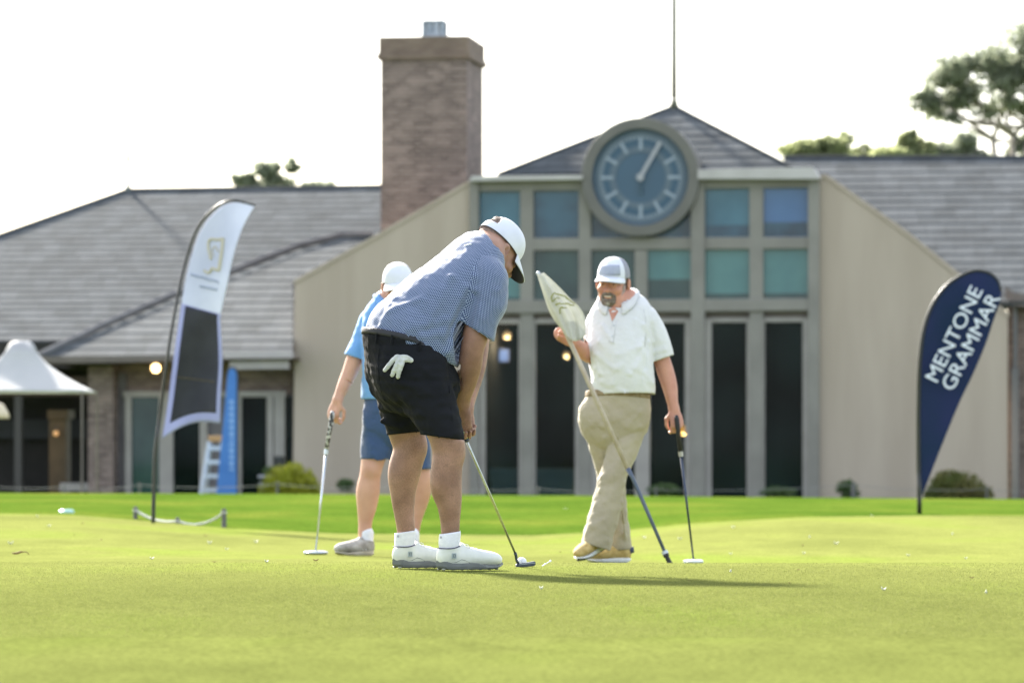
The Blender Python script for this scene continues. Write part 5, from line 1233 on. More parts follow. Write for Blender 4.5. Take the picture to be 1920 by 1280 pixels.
# ---- socks and shoes
M_sock = pmat('white_sock', (.66,.67,.74), (.72,.73,.79), scale=60, rough=.9, bump=.3, bscale=150, stretch=(1,1,2)); M_shoe = pmat('white_leather_shoe', (.56,.58,.56), (.66,.67,.64), scale=14, rough=.5, bump=.15, bscale=60); M_sole = pmat('grey_sole', (.11,.12,.12), (.15,.16,.155), scale=20, rough=.7)
M_trim = pmat('dark_trim', (.05,.05,.10), rough=.7); M_spk = pmat('translucent_spikes', (.26,.27,.20), (.34,.35,.27), scale=30, rough=.4); M_lace = pmat('white_lace', (.68,.68,.68), rough=.8); M_sgrey = pmat('shoe_piping', (.14,.155,.16), rough=.6); M_logo = pmat('silver_print', (.30,.36,.38), rough=.4)
def fj(parent, c, nrm, right, h, mat, name='logo'):
    r = unit(np.array(right)-np.array(nrm)*np.dot(right,nrm)); n = unit(nrm); u = np.cross(n, r); q = MB(); a = np.array([r,u,n])
    bx = lambda x, y, w, hh: q.box(np.array(c)+r*x*h+u*y*h, (w*h,hh*h,.0006), a)
    bx(-.30,0,.08,.5); bx(-.08,.42,.26,.08); bx(-.12,.02,.14,.07); bx(.34,.12,.08,.38); bx(.20,-.42,.22,.08); return q.build(name, mat, parent)
for i, (hx, tx, yy, dy, ax_, ay, adx) in enumerate([(819,936,1067,-.165,844,1003,0),(737,832,1062.5,.165,761,997,1)]):
    Yb = D1+dy; fdir = FW; hl = np.array([*P(hx, HY, Yb-.03)[:2], 0.]); tl = hl+unit(FW*1.0+LT*(-.05 if i == 0 else .05))*.312
    hl[2] = float(terrain(hl[0],hl[1]))+.006; tl[2] = float(terrain(tl[0],tl[1]))+.006
    sh, so, W, h = shoe(g1, None, hl, tl, M_shoe, M_sole)
    f_, r_ = unit(tl-hl), np.cross(unit(tl-hl), BZ)
    sgn = 1
    # socks
    fk = Field(P1(ax_,ay,dy)-[.1,.1,.12], P1(ax_,ay,dy)+[.12,.12,.10], .004)
    tp = P1(ax_+(-1 if i else 0), ay-4, dy); fk.chain([(tp+[0,0,.03],.0425),(tp,.0430),(W(.185,0,h+.085),.0430),(W(.19,0,h+.04),.036)], .01)
    zc_ = P1(ax_, (992 if i == 0 else 990) if 0 else (998 if i == 0 else 996), dy); fk.warp(lambda p: .0006*vnoise(p,60,3), .02)
    pl_c = (zc_, unit(np.array([-.15,0,1.])), zc_, .2); fk.cut(*pl_c); V, Fc = drop_caps(*fk.mesh(0), [pl_c], .004); sk = fmesh('sock', (V, Fc), M_sock, g1, .003)
    lc = P(589/1 if 0 else (826.5 if i == 0 else 746.5), (1007 if i == 0 else 1005), fk.front(828 if i == 0 else 748, 1007, Yb)-.003); fj(sk, lc, -BN*0+np.array([-.35,-1,0]), [1,-.35,0], .0085, M_trim)
    # piping round the opening, laces, stitching, logo patch, spikes
    pts = []
    for t in np.linspace(0, 1, 22):
        a = 2*math.pi*t; x = .175+.150*math.cos(a); y = .0475*math.sin(a); z = h+.0665+.006*math.cos(a)+.006*abs(math.cos(a))**2; pts.append(W(x, y, z))
    q = MB(); q.tube(pts+[pts[0]], .0022, 6, cap=False); q.build('collar_piping', M_trim, sh, smooth=True)
    q = MB()
    for j in range(5):
        x = .36+.055*j; z = h-.002+1.10*np.interp(x+.01, [.36,.48,.60,.70], [.067,.060,.053,.048]); q.tube([W(x,-.024,z-.004), W(x+.01,-.010,z+.006), W(x+.01,.010,z+.006), W(x+.02,.024,z-.004)], .0026, 6)
    q.tube([W(.36,0,h+.072), W(.38,.018,h+.083), W(.42,.030,h+.080), W(.45,.032,h+.066)], .0016, 6); q.tube([W(.36,0,h+.072), W(.40,-.010,h+.088), W(.45,-.020,h+.082), W(.48,-.026,h+.068)], .0016, 6); q.tube([W(.37,0,h+.072), W(.42,.02,h+.074), W(.50,.034,h+.052)], .0014, 6)
    q.build('laces', M_lace, sh, smooth=True)
    q = MB()
    for j in range(7):
        x = .07+.135*j; 
        for sd2 in (-1,1): q.ball(W(min(x,.93), sd2*np.interp(x,[0,.1,.3,.7,1],[.012,.026,.028,.034,.010]), .002), (.010,.007,.0045), 8)
    q.build('spikes', M_spk, so, smooth=True)
    def side(x, z, e=.0):        # point on the near flank of the shoe
        w_ = np.interp(x, [.0,.095,.15,.24,.36,.48,.60,.70,.79,.865], [.01,.030,.037,.040,.042,.046,.049,.050,.047,.038]); hh = np.interp(x, [.095,.15,.24,.36,.48,.60,.70,.79,.865], [.056,.064,.068,.067,.060,.053,.048,.044,.038])
        zz = (z-hh*.42)/(hh*.72); y = w_*math.sqrt(max(.02, 1-zz*zz)); return W(x, y*sgn+e*sgn, h+z)
    if i == 0 or 1:
        q = MB(); q.tube([side(x, z, .0005) for x, z in [(.12,.062),(.085,.048),(.075,.032),(.10,.016),(.17,.006),(.24,.008),(.31,.018),(.37,.014),(.44,.004)]], .0019, 5); q.build('stitching', M_sgrey, sh, smooth=True)
        q = MB(); q.tube([side(x, z, .0005) for x, z in [(.66,.036),(.65,.024),(.66,.010)]], .0016, 5); q.tube([side(x, z, .0005) for x, z in [(.70,.034),(.70,.022)]], .0016, 5); q.tube([side(x, z, .0005) for x, z in [(.745,.032),(.75,.022)]], .0016, 5); q.build('creases', M_sgrey, sh, smooth=True)
    c_ = side(.19,.034,.0075); q = MB(); a_ = np.array([f_, BZ, r_]); q.box(c_, (.0105,.0115,.0008), a_); lp = q.build('logo_patch', M_logo, sh); 
    fj(lp, c_+r_*.0014, r_, f_, .015, M_sgrey)
    # white wave on the sole
    q = MB(); q.tube([W(x, np.interp(x,[.2,.5,.7],[.0405,.0415,.050])*1.045, z) for x, z in [(.20,.026),(.27,.014),(.34,.010),(.40,.016),(.46,.024)]], .0015, 5); pass
# ---- putter and ball, tee
M_steel = pmat('steel_shaft', (.35,.38,.33), (.45,.47,.42), scale=20, rough=.22, metal=.9); M_ink = pmat('gunmetal', (.035,.045,.075), (.05,.06,.09), scale=30, rough=.35, metal=.6); M_gripg = pmat('pale_grip_end', (.42,.48,.25), rough=.5)
Yh = ground_at(966, 1063, 15.6, 17.2); hx = P(968,1065,Yh); hx[2] = float(terrain(hx[0],Yh))
pu = thing('putter', hx, 'dark blade putter held by the bent golfer, its head behind the ball', 'golf club')
top = P1(864,786,.11); ge = P1(874,824,.10); tip = hx+np.array([-.002,0,.055])
q = MB(); q.tube([top, ge-unit(ge-top)*.002], [.0135,.0115], 12); q.build('grip', M_gripg, pu, smooth=True)
q = MB(); q.tube([ge-unit(ge-top)*.004, ge+unit(tip-ge)*.008], [.0135,.0125], 12); q.build('grip_end', M_ink, pu, smooth=True)
q = MB(); q.tube([ge, tip], [.0062,.0050], 12); q.build('shaft', M_steel, pu, smooth=True)
q = MB(); q.tube([tip-unit(tip-ge)*.012, tip, hx+np.array([.002,0,.030]), hx+np.array([.010,0,.014])], [.0068,.0068,.0062,.006], 10); q.build('hosel', M_ink, pu, smooth=True)
bd = unit([1,.20,0]); bs = np.array([-bd[1],bd[0],0]); ax3 = np.array([bd, bs, BZ]); hc2 = hx+bd*.042
q = MB(); prof = [(-.045,.002),(-.044,.014),(-.03,.018),(.0,.020),(.038,.0265),(.043,.024),(.044,.012),(.036,.005),(.0,.002)]
q.prism([hc2+bd*x+bs*-.010+BZ*z for x, z in prof], bs*.020); hd = q.build('putter_head', M_ink, pu, bevel=.002)
q = MB(); q.prism([hc2+bd*x-bs*.0102+BZ*z for x, z in [(-.030,.014),(.040,.0215),(.041,.018),(-.030,.0105)]], -bs*.0012); q.build('head_edge_line', pmat('worn_silver', (.25,.28,.36), rough=.3, metal=.6), hd)
Ybl = Yh+.055; bx_ = (978.5-CX)*Ybl/F; gb = float(terrain(bx_, Ybl))
M_ball = pmat('ball_white', (.72,.74,.78), rough=.3, bump=.35, bscale=420); q = MB(); q.ball((bx_,Ybl,gb+.0225), .02135, 32); tag(q.build('golf_ball', M_ball, None, smooth=True, origin=(bx_,Ybl,gb)), 'white golf ball on the green just beyond the dark putter head', 'golf ball')
Yt = Yh; a = P(1015.5,1069.5,Yt); b_ = P(1033,1055.5,Yt+.03); ga = float(terrain(a[0],a[1])); a[2] = ga+.004; b_[2] = ga+.028
q = MB(); q.tube([a, a*.9+b_*.1, a*.2+b_*.8, b_-.1*(b_-a), b_], [.0008,.0019,.0022,.0042,.0048], 10); tag(q.build('golf_tee', M_ball, None, smooth=True, origin=a), 'white tee stuck slanting in the green right of the putter head', 'tee')
print('golfer 1')
# ============================================================ the man in white with the flagstick
D2 = 23.2
def P2(x, y, d=0.): return P(x, y, D2+d)
F2 = unit([-.26,-.966,0]); L2v = np.array([-F2[1],F2[0],0])*1.0; L2v = unit(np.cross(BZ, F2))       # his left = screen right
if L2v[0] < 0: L2v = -L2v
g2 = thing('person', (*P2(1150,HY,0)[:2], -.17), 'bearded man in white polo and beige trousers standing with crossed legs, holding a flagstick', 'person')
fb = Field([P2(1030,HY)[0], D2-.50, -.2], [P2(1320,HY)[0], D2+.45, 1.68], .0055)
fb.chain([(P2(1158,770),.16,.13),(P2(1160,720),.165,.15),(P2(1160,660,-.02),.17,.15),(P2(1163,610),.18,.13),(P2(1165,588),.16,.10)], .03, side=L2v)
sL, sR = P2(1212,602,.0), P2(1121,604,.05)
for p in (sL, sR): fb.cone(P2(1164,588,.01), p, .075, .062, .03)
fb.chain([(sL,.058),(P2(1230,640,.02),.055),(P2(1240,672,.02),.050),(P2(1249,700,.02),.049),(P2(1256,725,.01),.044),(P2(1260,748,-.01),.034),(P2(1264,768,-.02),.028)], .03)
eR = P2(1111,664,.02); wR = P2(1072,640,-.20)
fb.chain([(sR,.058),(P2(1117,635,.05),.054),(eR,.050),(P2(1098,660,-.06),.050),(P2(1083,649,-.14),.038),(wR,.029)], .03)
# legs: left leg crosses in front
hpL, hpR = P2(1185,790,.0), P2(1122,785,.0)
knL, anL = P2(1150,893,-.10), P2(1112,1008,-.16); knR, anR = P2(1137,890,.07), P2(1160,1016,.10)
fb.chain([(hpL,.10),(P2(1170,840,-.05),.085),(knL,.062),(P2(1135,935,-.13),.060),(P2(1122,975,-.15),.042),(anL,.037)], .03)
fb.chain([(hpR,.10),(P2(1130,840,.04),.085),(knR,.062),(P2(1150,935,.09),.060),(P2(1156,975,.10),.042),(anR,.037)], .03)
hc2_ = P2(1149,530,-.03); A2 = frame(unit([-.29,-.92,-.13]), [.03,-.15,1]); T2 = head(fb, hc2_, A2, 1.10, smile=True, chin=.6)
fb.cone(P2(1165,590,.02), hc2_-A2[1]*.03-A2[2]*.06, .070, .064, .03); fb.ell(T2(0,.02,-.09), (.058,.052,.035), A2, .02)
# hands
sd2_ = unit(P2(1255,1050)-P2(1012,514))       # flagstick direction
hand(fb, wR, unit(P2(1044,622,-.235)-wR), unit([.45,-.88,.1]), -1, 1.06, curls=[(62,80,45)]*4, spread=.02, thumb=[(np.array([.1,-.35,.9]),.040),(np.array([.45,-.5,.7]),.034),(np.array([.75,-.3,.3]),.024)])
wL = P2(1264,768,-.02)
hand(fb, wL, unit(P2(1271,800,-.05)-wL), unit([-.25,.9,.0]), -1, 1.04, curls=[(38,50,35),(45,60,40),(52,66,40),(58,70,40)], spread=.10, thumb=[(np.array([-.55,.1,-.6]),.042),(np.array([.05,.1,-1]),.036),(np.array([.45,.2,-.9]),.026)])
fb2 = fb
# ---- trousers
ft2 = Field([P2(1060,HY)[0], D2-.42, -.2], [P2(1245,HY)[0], D2+.40, .92], .006)
ft2.chain([(P2(1150,785,.0),.205,.160),(P2(1157,765,.0),.200,.160),(P2(1159,742,.0),.192,.155),(P2(1160,722,0),.185,.15)], .03, side=L2v)
ft2.ell(P2(1106,772,-.02), (.060,.065,.075), None, .03)
ft2.chain([(P2(1181,782,-.01),.110),(P2(1176,815,-.04),.096),(P2(1165,850,-.07),.088),(P2(1151,888,-.10),.082),(P2(1144,915,-.115),.083),(P2(1137,950,-.13),.088),(P2(1126,985,-.15),.090),(P2(1118,1020,-.16),.088),(P2(1114,1040,-.16),.09)], .05)
ft2.chain([(P2(1121,785,.0),.108),(P2(1127,815,.02),.095),(P2(1135,850,.04),.084),(P2(1143,888,.07),.080),(P2(1150,930,.09),.078),(P2(1155,975,.10),.074),(P2(1160,1015,.10),.074),(P2(1161,1040,.10),.075)], .045)
def fold(f, a, b_, r, k=.021, op='add', lift=.007, d0=None):
    ya = f.front(a[0], a[1], None); yb = f.front(b_[0], b_[1], None)
    if ya is None or yb is None: return
    s_ = 1 if op == 'add' else -1
    f.cone(P(a[0],a[1],ya+lift*s_), P(b_[0],b_[1],yb+lift*s_), r, r*.7, k, op=op)
for a, b_, r in [((1128,800),(1190,782),.010),((1135,820),(1198,800),.008),((1140,760),(1150,790),.006),((1198,772),(1175,800),.009),((1160,865),(1130,905),.010),((1130,895),(1172,880),.011),((1125,920),(1170,905),.012),((1120,945),(1165,925),.010),((1118,965),(1155,985),.009),((1110,985),(1140,1015),.010),((1165,940),(1172,1010),.008),((1100,1000),(1130,975),.008),((1150,890),(1168,860),.008),((1100,770),(1094,820),.008),((1165,900),(1135,940),.010),((1160,1010),(1174,960),.008)]: fold(ft2, a, b_, r)
ft2.warp(lambda p: .0032*vnoise(p*[1,1,1.5], 26, 13)+.0014*vnoise(p, 65, 14))
hmL = (P2(1112,1022,-.16), unit([-.30,0,-1]), P2(1112,1042,-.16), .15); hmR = (P2(1161,1030,.10), unit([.05,0,-1]), P2(1162,1048,.10), .12); ws2 = (P2(1160,737,0), unit([.05,.1,1]), P2(1160,715,0), .30)
tu_ = ft2.a.copy()
for c_ in (hmL, hmR, ws2): ft2.cut(*c_)
M_khaki = pmat('beige_twill', (.30,.26,.185), (.36,.315,.23), scale=5, rough=.85, bump=.3, bscale=70, sheen=.15)
tro = fmesh('trousers', drop_caps(*ft2.mesh(1), [hmL, hmR, ws2], .006), M_khaki, g2, .004)
q = Field([P2(1090,HY)[0], D2-.25, .78], [P2(1235,HY)[0], D2+.25, .90], .005); q.chain([(P2(1157,755,0),.199,.163),(P2(1160,725,0),.192,.157)], .01, side=L2v); 
pls = [(P2(1160,736,0), unit([.05,.1,1]), P2(1160,720,0), .4), (P2(1160,747,0), -unit([.05,.1,1]), P2(1160,760,0), .4)]
for c_ in pls: q.cut(*c_)
fmesh('belt', drop_caps(*q.mesh(0), pls, .005), pmat('tan_woven_belt', (.16,.115,.06), (.26,.20,.12), scale=60, rough=.8), g2, .003)
# ---- shirt
fs2 = Field([P2(1080,HY)[0], D2-.35, .75], [P2(1285,HY)[0], D2+.35, 1.50], .006)
fs2.chain([(P2(1169,752,.0),.186,.162),(P2(1169,728,-.01),.191,.172),(P2(1168,700,-.02),.194,.180),(P2(1163,665,-.015),.198,.180),(P2(1163,632,.0),.203,.160),(P2(1165,606,.01),.200,.135),(P2(1165,591,.02),.160,.110),(P2(1164,581,.02),.092,.085)], .03, side=L2v)
fs2.chain([(P2(1185,587,.01),.085),(P2(1210,600,.0),.084),(P2(1227,632,.01),.080),(P2(1237,662,.02),.080),(P2(1243,690,.02),.080)], .045)
fs2.chain([(P2(1145,590,.03),.085),(P2(1123,606,.05),.080),(P2(1118,634,.03),.072),(P2(1114,655,.02),.070),(P2(1104,656,-.03),.064)], .045)
for a, b_, r in [((1125,640),(1180,700),.008),((1118,690),(1170,735),.008),((1205,640),(1150,720),.008),((1210,665),(1185,735),.008),((1130,610),(1150,640),.005),((1190,600),(1200,660),.006),((1215,640),(1160,690),.007),((1112,720),(1150,738),.006),((1195,690),(1222,720),.007),((1205,610),(1222,640),.006),((1113,650),(1125,700),.007),((1200,650),(1160,665),.006),((1208,655),(1190,690),.007),((1120,665),(1150,690),.006),((1130,715),(1175,738),.006),((1222,600),(1236,640),.006),((1225,660),(1245,655),.005)]: fold(fs2, a, b_, r*1.25, k=.024, lift=.003)
fold(fs2, (1214,640), (1211,690), .010, .02, 'sub', .002)
fs2.warp(lambda p: .0026*vnoise(p*[1.6,1,.8], 22, 17)+.0010*vnoise(p, 60, 18))
hm2 = (P2(1166,740,0), unit([.02,-.05,-1]), P2(1166,760,0), .30); sl2 = (P2(1240,673,.02), unit([.20,-.0,-1]) if 0 else unit([.36,0,-1]), P2(1246,690,.02), .12); sr2 = (P2(1101,655,-.02), unit([-.97,-.15,-.15]), P2(1092,658,-.05), .10); nk2 = (P2(1161,577,.0), unit([-.10,-.45,1]), P2(1161,556,-.02), .105)
su_ = fs2.a.copy()
for c_ in (hm2, sl2, sr2, nk2): fs2.cut(*c_)
carve(fb2, [(ft2, tu_), (fs2, su_)]); fmesh('body', fb2.mesh(1), M_skin2, g2)
M_white = pmat('white_knit', (.55,.56,.58), (.59,.60,.62), scale=6, rough=.8, bump=.3, bscale=40, sheen=.2, sss=.0)
sh2 = fmesh('shirt', drop_caps(*fs2.mesh(1), [hm2, sl2, sr2, nk2], .006), M_white, g2, .004)
def polo_collar(parent, c, n, f, s, mat, open_=1.0):
    """stand and two pointed leaves, V opening and placket"""
    n = unit(n); f = unit(np.array(f)-n*np.dot(f,n)); r = np.cross(f, n); V = []; k = 44
    for i in range(k+1):
        a = 90+24+(312)*i/k; ar = R(a); e = min(i, k-i)/k; pt = max(0, 1-e*9); dn = .062*s*(1-e*.6 if e < .25 else .85)+.018*s*pt
        x, y = math.cos(ar), math.sin(ar); w, d = .074*s, .068*s
        for ro, z in ((0,-.02*s),(0,.018*s),(.004,.028*s),(.012,.026*s),(.024*s,.026*s-dn*.55),(.034*s+.012*pt,.026*s-dn)):
            V.append(np.array(c)+r*x*(w+ro)+f*y*(d+ro)+n*(z-.030*s*max(0,y)))
    m = 6; o = mesh('collar', V, [(i*m+j, (i+1)*m+j, (i+1)*m+j+1, i*m+j+1) for i in range(k) for j in range(m-1)], mat, parent, smooth=True); md = o.modifiers.new('t', 'SOLIDIFY'); md.thickness = .003; return o
wrap_collar(sh2, fs2, su_, P2(1161,576,.005), unit([-.08,-.36,1]), F2, .083, .078, M_white)
# open V with skin and the placket with buttons
def fpt(fx, x, y, l=.002, d0=None): return P(x, y, fx.front(x, y, d0 or D2)-l)
q = MB(); pv = [fpt(fs2, x, y, .003) for x, y in [(1141,581),(1148,602),(1160,584),(1152,576)]]; q.add(pv, [(0,1,2,3)]); o = q.build('neck_opening', M_skin2, sh2); o.modifiers.new('t', 'SOLIDIFY').thickness = .004
q = MB()
for a, b_ in [((1148,602),(1142,640)),((1156,600),(1150,642)),((1142,640),(1150,642))]: q.tube([fpt(fs2,*a), fpt(fs2,(a[0]+b_[0])/2,(a[1]+b_[1])/2), fpt(fs2,*b_)], .0022, 5)
q.build('placket_seam', pmat('grey_seam', (.46,.47,.49), rough=.8), sh2, smooth=True)
for x, y in ((1151,610),(1148,630)):
    q = MB(); q.ball(fpt(fs2,x,y,.003), .0055, 10); q.build('button', M_alu, sh2, smooth=True)
q = MB(); q.tube([fpt(fs2,x,y) for x, y in [(1207,580),(1211,600),(1211,625),(1209,650)]], .002, 5); q.build('sleeve_seam', MATS['grey_seam'], sh2, smooth=True)
# ---- cap, hair, beard
M_greymesh = pmat('grey_mesh_cloth', (.21,.22,.27), (.28,.29,.34), scale=160, rough=.85, bump=.4, bscale=400); M_patch = pmat('grey_patch', (.27,.30,.38), (.31,.34,.42), scale=20, rough=.8)
cap_mesh(g2, T2, A2, 1.1, M_greymesh, M_wcap, front_mat=M_wcap, band=M_patch, brim_under=MATS['worn_silver'] if 0 else M_greymesh, tilt=2)
fh = Field(hc2_-.2, hc2_+.2, .004); fh.ell(T2(0,-.020,.028), np.array((.0775,.098,.088))*1.1, A2, .01); fh.cut(T2(0,.028,0), A2[1], hc2_, .3); fh.cut(T2(0,0,-.035), -A2[2], hc2_, .3)
fh.warp(lambda p: .002*vnoise(p, 160, 5), .02); fmesh('hair', fh.mesh(1), pmat('greying_hair', (.20,.16,.14), (.36,.31,.28), scale=150, rough=.8), g2)
fh = Field(hc2_-.22, hc2_+.2, .0035)
E = lambda c, r, k=.01: fh.ell(T2(*c), np.array(r)*1.1, A2, k)
E((0,.058,-.100),(.044,.032,.028)); E((0,.078,-.092),(.032,.020,.022)); E((-.030,.070,-.080),(.014,.020,.026)); E((.030,.070,-.080),(.014,.020,.026))
fh.chain([(T2(-.034,.078,-.066),.008),(T2(-.016,.098,-.052),.0085),(T2(0,.104,-.050),.008),(T2(.016,.098,-.052),.0085),(T2(.034,.078,-.066),.008)], .006)
fh.ell(T2(0,.100,-.067), np.array((.020,.022,.0060))*1.1, A2, .004, 'sub'); fh.warp(lambda p: .0022*vnoise(p, 260, 21), .02); bd2 = fmesh('beard', fh.mesh(1), pmat('salt_and_pepper_beard', (.065,.05,.042), (.25,.21,.185), scale=110, rough=.85, bump=.6, bscale=260), g2)
fh = Field(hc2_-.22, hc2_+.2, .0035); fh.ell(T2(0,.076,-.104), np.array((.019,.020,.016))*1.1, A2, .01); fh.warp(lambda p: .002*vnoise(p, 260, 22), .02); fmesh('chin_tuft', fh.mesh(1), M_beardg, bd2)
fh = Field(hc2_-.22, hc2_+.2, .004)
for q_ in (-1,1):
    for c_, r_ in [((q_*.068,.018,-.030),(.010,.018,.030)),((q_*.060,.030,-.062),(.012,.022,.026))]: fh.ell(T2(*c_), np.array(r_)*1.1, A2, .01)
fmesh('sideburns', fh.mesh(1), pmat('grey_stubble', (.26,.20,.18), (.36,.29,.26), scale=150, rough=.85), bd2)
eyes(g2, T2, A2, 1.10, .28)
q = MB(); q.tube([T2(x, .099-.25*abs(x)**1.1, -.0665+.12*abs(x)) for x in np.linspace(-.020,.020,9)], [.002]+[.0042]*7+[.002], 6); q.build('teeth', pmat('teeth', (.62,.58,.52), rough=.3), g2, smooth=True)
# ---- shoes
M_ysh = pmat('mustard_knit_shoe', (.36,.25,.08), (.48,.36,.15), scale=40, rough=.8, bump=.3, bscale=120); M_wsole = pmat('white_midsole', (.60,.62,.64), (.68,.70,.72), scale=20, rough=.6); M_blk = pmat('black_rubber', (.012,.012,.013), rough=.6)
Ya = D2+.10; hl = np.array([*P(1182,HY,Ya)[:2], 0.]); tl = hl+unit([-.93,-.37,0])*.30; hl[2] = float(terrain(hl[0],hl[1]))+.004; tl[2] = float(terrain(tl[0],tl[1]))+.004
sA, soA, WA, hA = shoe(g2, None, hl, tl, M_ysh, M_wsole, s=1.02, style='run')
q = MB(); q.tube([WA(.02,0,hA+.03), WA(.05,0,hA+.062)], [.030,.034], 14); q.build('heel_tab', pmat('navy_heel', (.03,.04,.08), rough=.7), sA, smooth=True)
q = MB(); 
for j in range(5): x = .34+.06*j; z = hA+.070-.008*j; q.tube([WA(x,-.024,z-.010), WA(x+.01,0,z+.001), WA(x+.02,.024,z-.010)], .0022, 6)
q.build('laces', pmat('tan_lace', (.35,.27,.14), rough=.8), sA, smooth=True)
Yc = D2-.17; tl = np.array([*P(1081,HY,Yc-.10)[:2], 0.]); tl[2] = float(terrain(tl[0],tl[1]))+.012; hl = P(1118,1033,Yc+.12); upv = unit([.25,.75,.62]) if 0 else unit([-.35,.45,.80])
hl = tl+unit([.62,.72,.30])*.29
sB, soB, WB, hB = shoe(g2, None, hl, tl, M_ysh, M_wsole, s=1.0, style='run', up_hint=unit([.30,.30,.9]))
q = MB(); 
for j in range(5): x = .34+.06*j; z = hB+.070-.008*j; q.tube([WB(x,-.024,z-.010), WB(x+.01,0,z+.001), WB(x+.02,.024,z-.010)], .0022, 6)
q.build('laces', MATS['tan_lace'], sB, smooth=True)
for so_, W_ in ((soA, WA), (soB, WB)):
    q = MB(); n = 30; out = [W_(.5-.46*math.cos(2*math.pi*i/n), np.interp(.5-.5*math.cos(2*math.pi*i/n), [0,.08,.25,.45,.7,.9,1], [.0,.030,.037,.038,.047,.034,.0])*(1 if i < n/2 else -1), -.001) for i in range(n)]
    up_ = unit(W_(.5,0,1)-W_(.5,0,0)); q.prism(out, -up_*.004); q.build('tread', M_blk, so_)
# ---- flagstick with the wrapped flag
Yb2 = ground_at(1255, 1057, 21.5, 24.5) if 0 else 22.6
def stk(x, y):
    t = (y-514)/(1057-514.); return P(x, y, D2-.33+t*(Yb2-(D2-.33)))
gz_ = float(terrain((1256-CX)*Yb2/F, Yb2)); botp = P(1256,1057,Yb2)
fs_ = thing('flagstick', (botp[0], botp[1], gz_), 'long flagstick with a furled white flag held across the body by the man in white', 'flagstick')
M_stick = pmat('beige_stick', (.36,.30,.24), (.44,.38,.31), scale=20, rough=.6, bump=.2, bscale=80, coat=.2); M_stickd = pmat('blue_grey_stick', (.055,.075,.12), (.09,.11,.16), scale=10, rough=.4)
q = MB(); q.tube([stk(1012,516), stk(1048,596), stk(1078,660), stk(1178,880)], .0145, 12); q.build('stick', M_stick, fs_, smooth=True)
q = MB(); q.tube([stk(1177,878), stk(1186,895), stk(1210,950), stk(1248,1038)], [.0155,.0120,.0115,.010], 12); q.build('lower_stick', M_stickd, fs_, smooth=True)
q = MB(); q.tube([stk(1247,1036), stk(1250,1043)], [.018,.018], 14); q.tube([stk(1249,1041), stk(1254,1051), stk(1257,1058)], [.013,.014,.0175], 14); q.build('ferrule', M_blk, fs_); q = MB(); q.tube([stk(1245.5,1032.5), stk(1248,1038)], .019, 14); q.build('ferrule_ring', M_alu, fs_)
q = MB(); q.ball(stk(1009,512), .013, 10); q.build('top_ring', M_alu, fs_, smooth=True)
lf = smooth_pl([(1007,515),(1014,537),(1020,556),(1029,582),(1041,602),(1056,620)], 30); rt = smooth_pl([(1020,511),(1045,534),(1068,558),(1085,574),(1096,592),(1098,616),(1098,627)], 30)
def flc(u, v):
    y = pl_interp(lf, v)*(1-u)+pl_interp(rt, v)*u; 
    if v > .7: y[1] += (v-.7)/.3*16*math.sin(math.pi*u)
    dep = D2-.33+(y[1]-514)/543*(Yb2-D2+.33)-.030+.020*math.sin(u*9+v*2)*v+.010*math.sin(u*21+1)*v-.05*math.sin(math.pi*u)*v
    return P(y[0], y[1], dep)
V, Fc = flat_grid(flc, 40, 40); M_fcl = pmat('cream_flag_cloth', (.52,.52,.46), (.60,.60,.54), scale=8, rough=.75, trans=.35)
o = mesh('flag', V, Fc, M_fcl, fs_, smooth=True); o.modifiers.new('t','SOLIDIFY').thickness = .002
V, Fc = flat_grid(lambda u, v: (lambda y, w: P(y[0], y[1], D2-.40-.045*math.sin(math.pi*w)+.02*v))(pl_interp(smooth_pl([(1056,592),(1072,597),(1086,608),(1099,626)],20), v)*(1-u)+pl_interp(smooth_pl([(1054,600),(1062,614),(1070,624),(1078,632)],20), v)*u, u), 16, 20)
M_fcl2 = M_fcl
o = mesh('flag_fold', V, Fc, M_fcl2, fs_, smooth=True); o.modifiers.new('t','SOLIDIFY').thickness = .002
q = MB(); M_olive = pmat('olive_print', (.24,.25,.08), (.30,.30,.12), scale=30, rough=.7)
def fcurve(pts, r):
    pp = []
    for x, y in smooth_pl(pts, 24):
        best = None
        v = (y-514)/110.; 
        for vv in np.linspace(max(0,v-.25), min(1,v+.3), 24):
            a, b_ = pl_interp(lf, vv), pl_interp(rt, vv); u = np.clip((x-a[0])/(b_[0]-a[0]), .02, .98); pt = flc(u, vv); e = abs(CX+pt[0]*F/pt[1]-x)+abs(HY+(CAMZ-pt[2])*F/pt[1]-y)
            if best is None or e < best[0]: best = (e, pt)
        pp.append(best[1]-[0,.004,0])
    q.tube(pp, r, 5)
fcurve([(1036,565),(1034,556),(1040,550),(1049,552),(1058,556),(1066,560)], .0045); fcurve([(1036,565),(1042,560),(1050,558)], .003); fcurve([(1041,571),(1050,569),(1060,569),(1070,571),(1076,572)], .0042); fcurve([(1062,556),(1070,564),(1078,569)], .003); fcurve([(1050,588),(1050,580),(1055,576),(1062,577)], .0042)
q.build('flag_print', M_olive, fs_)
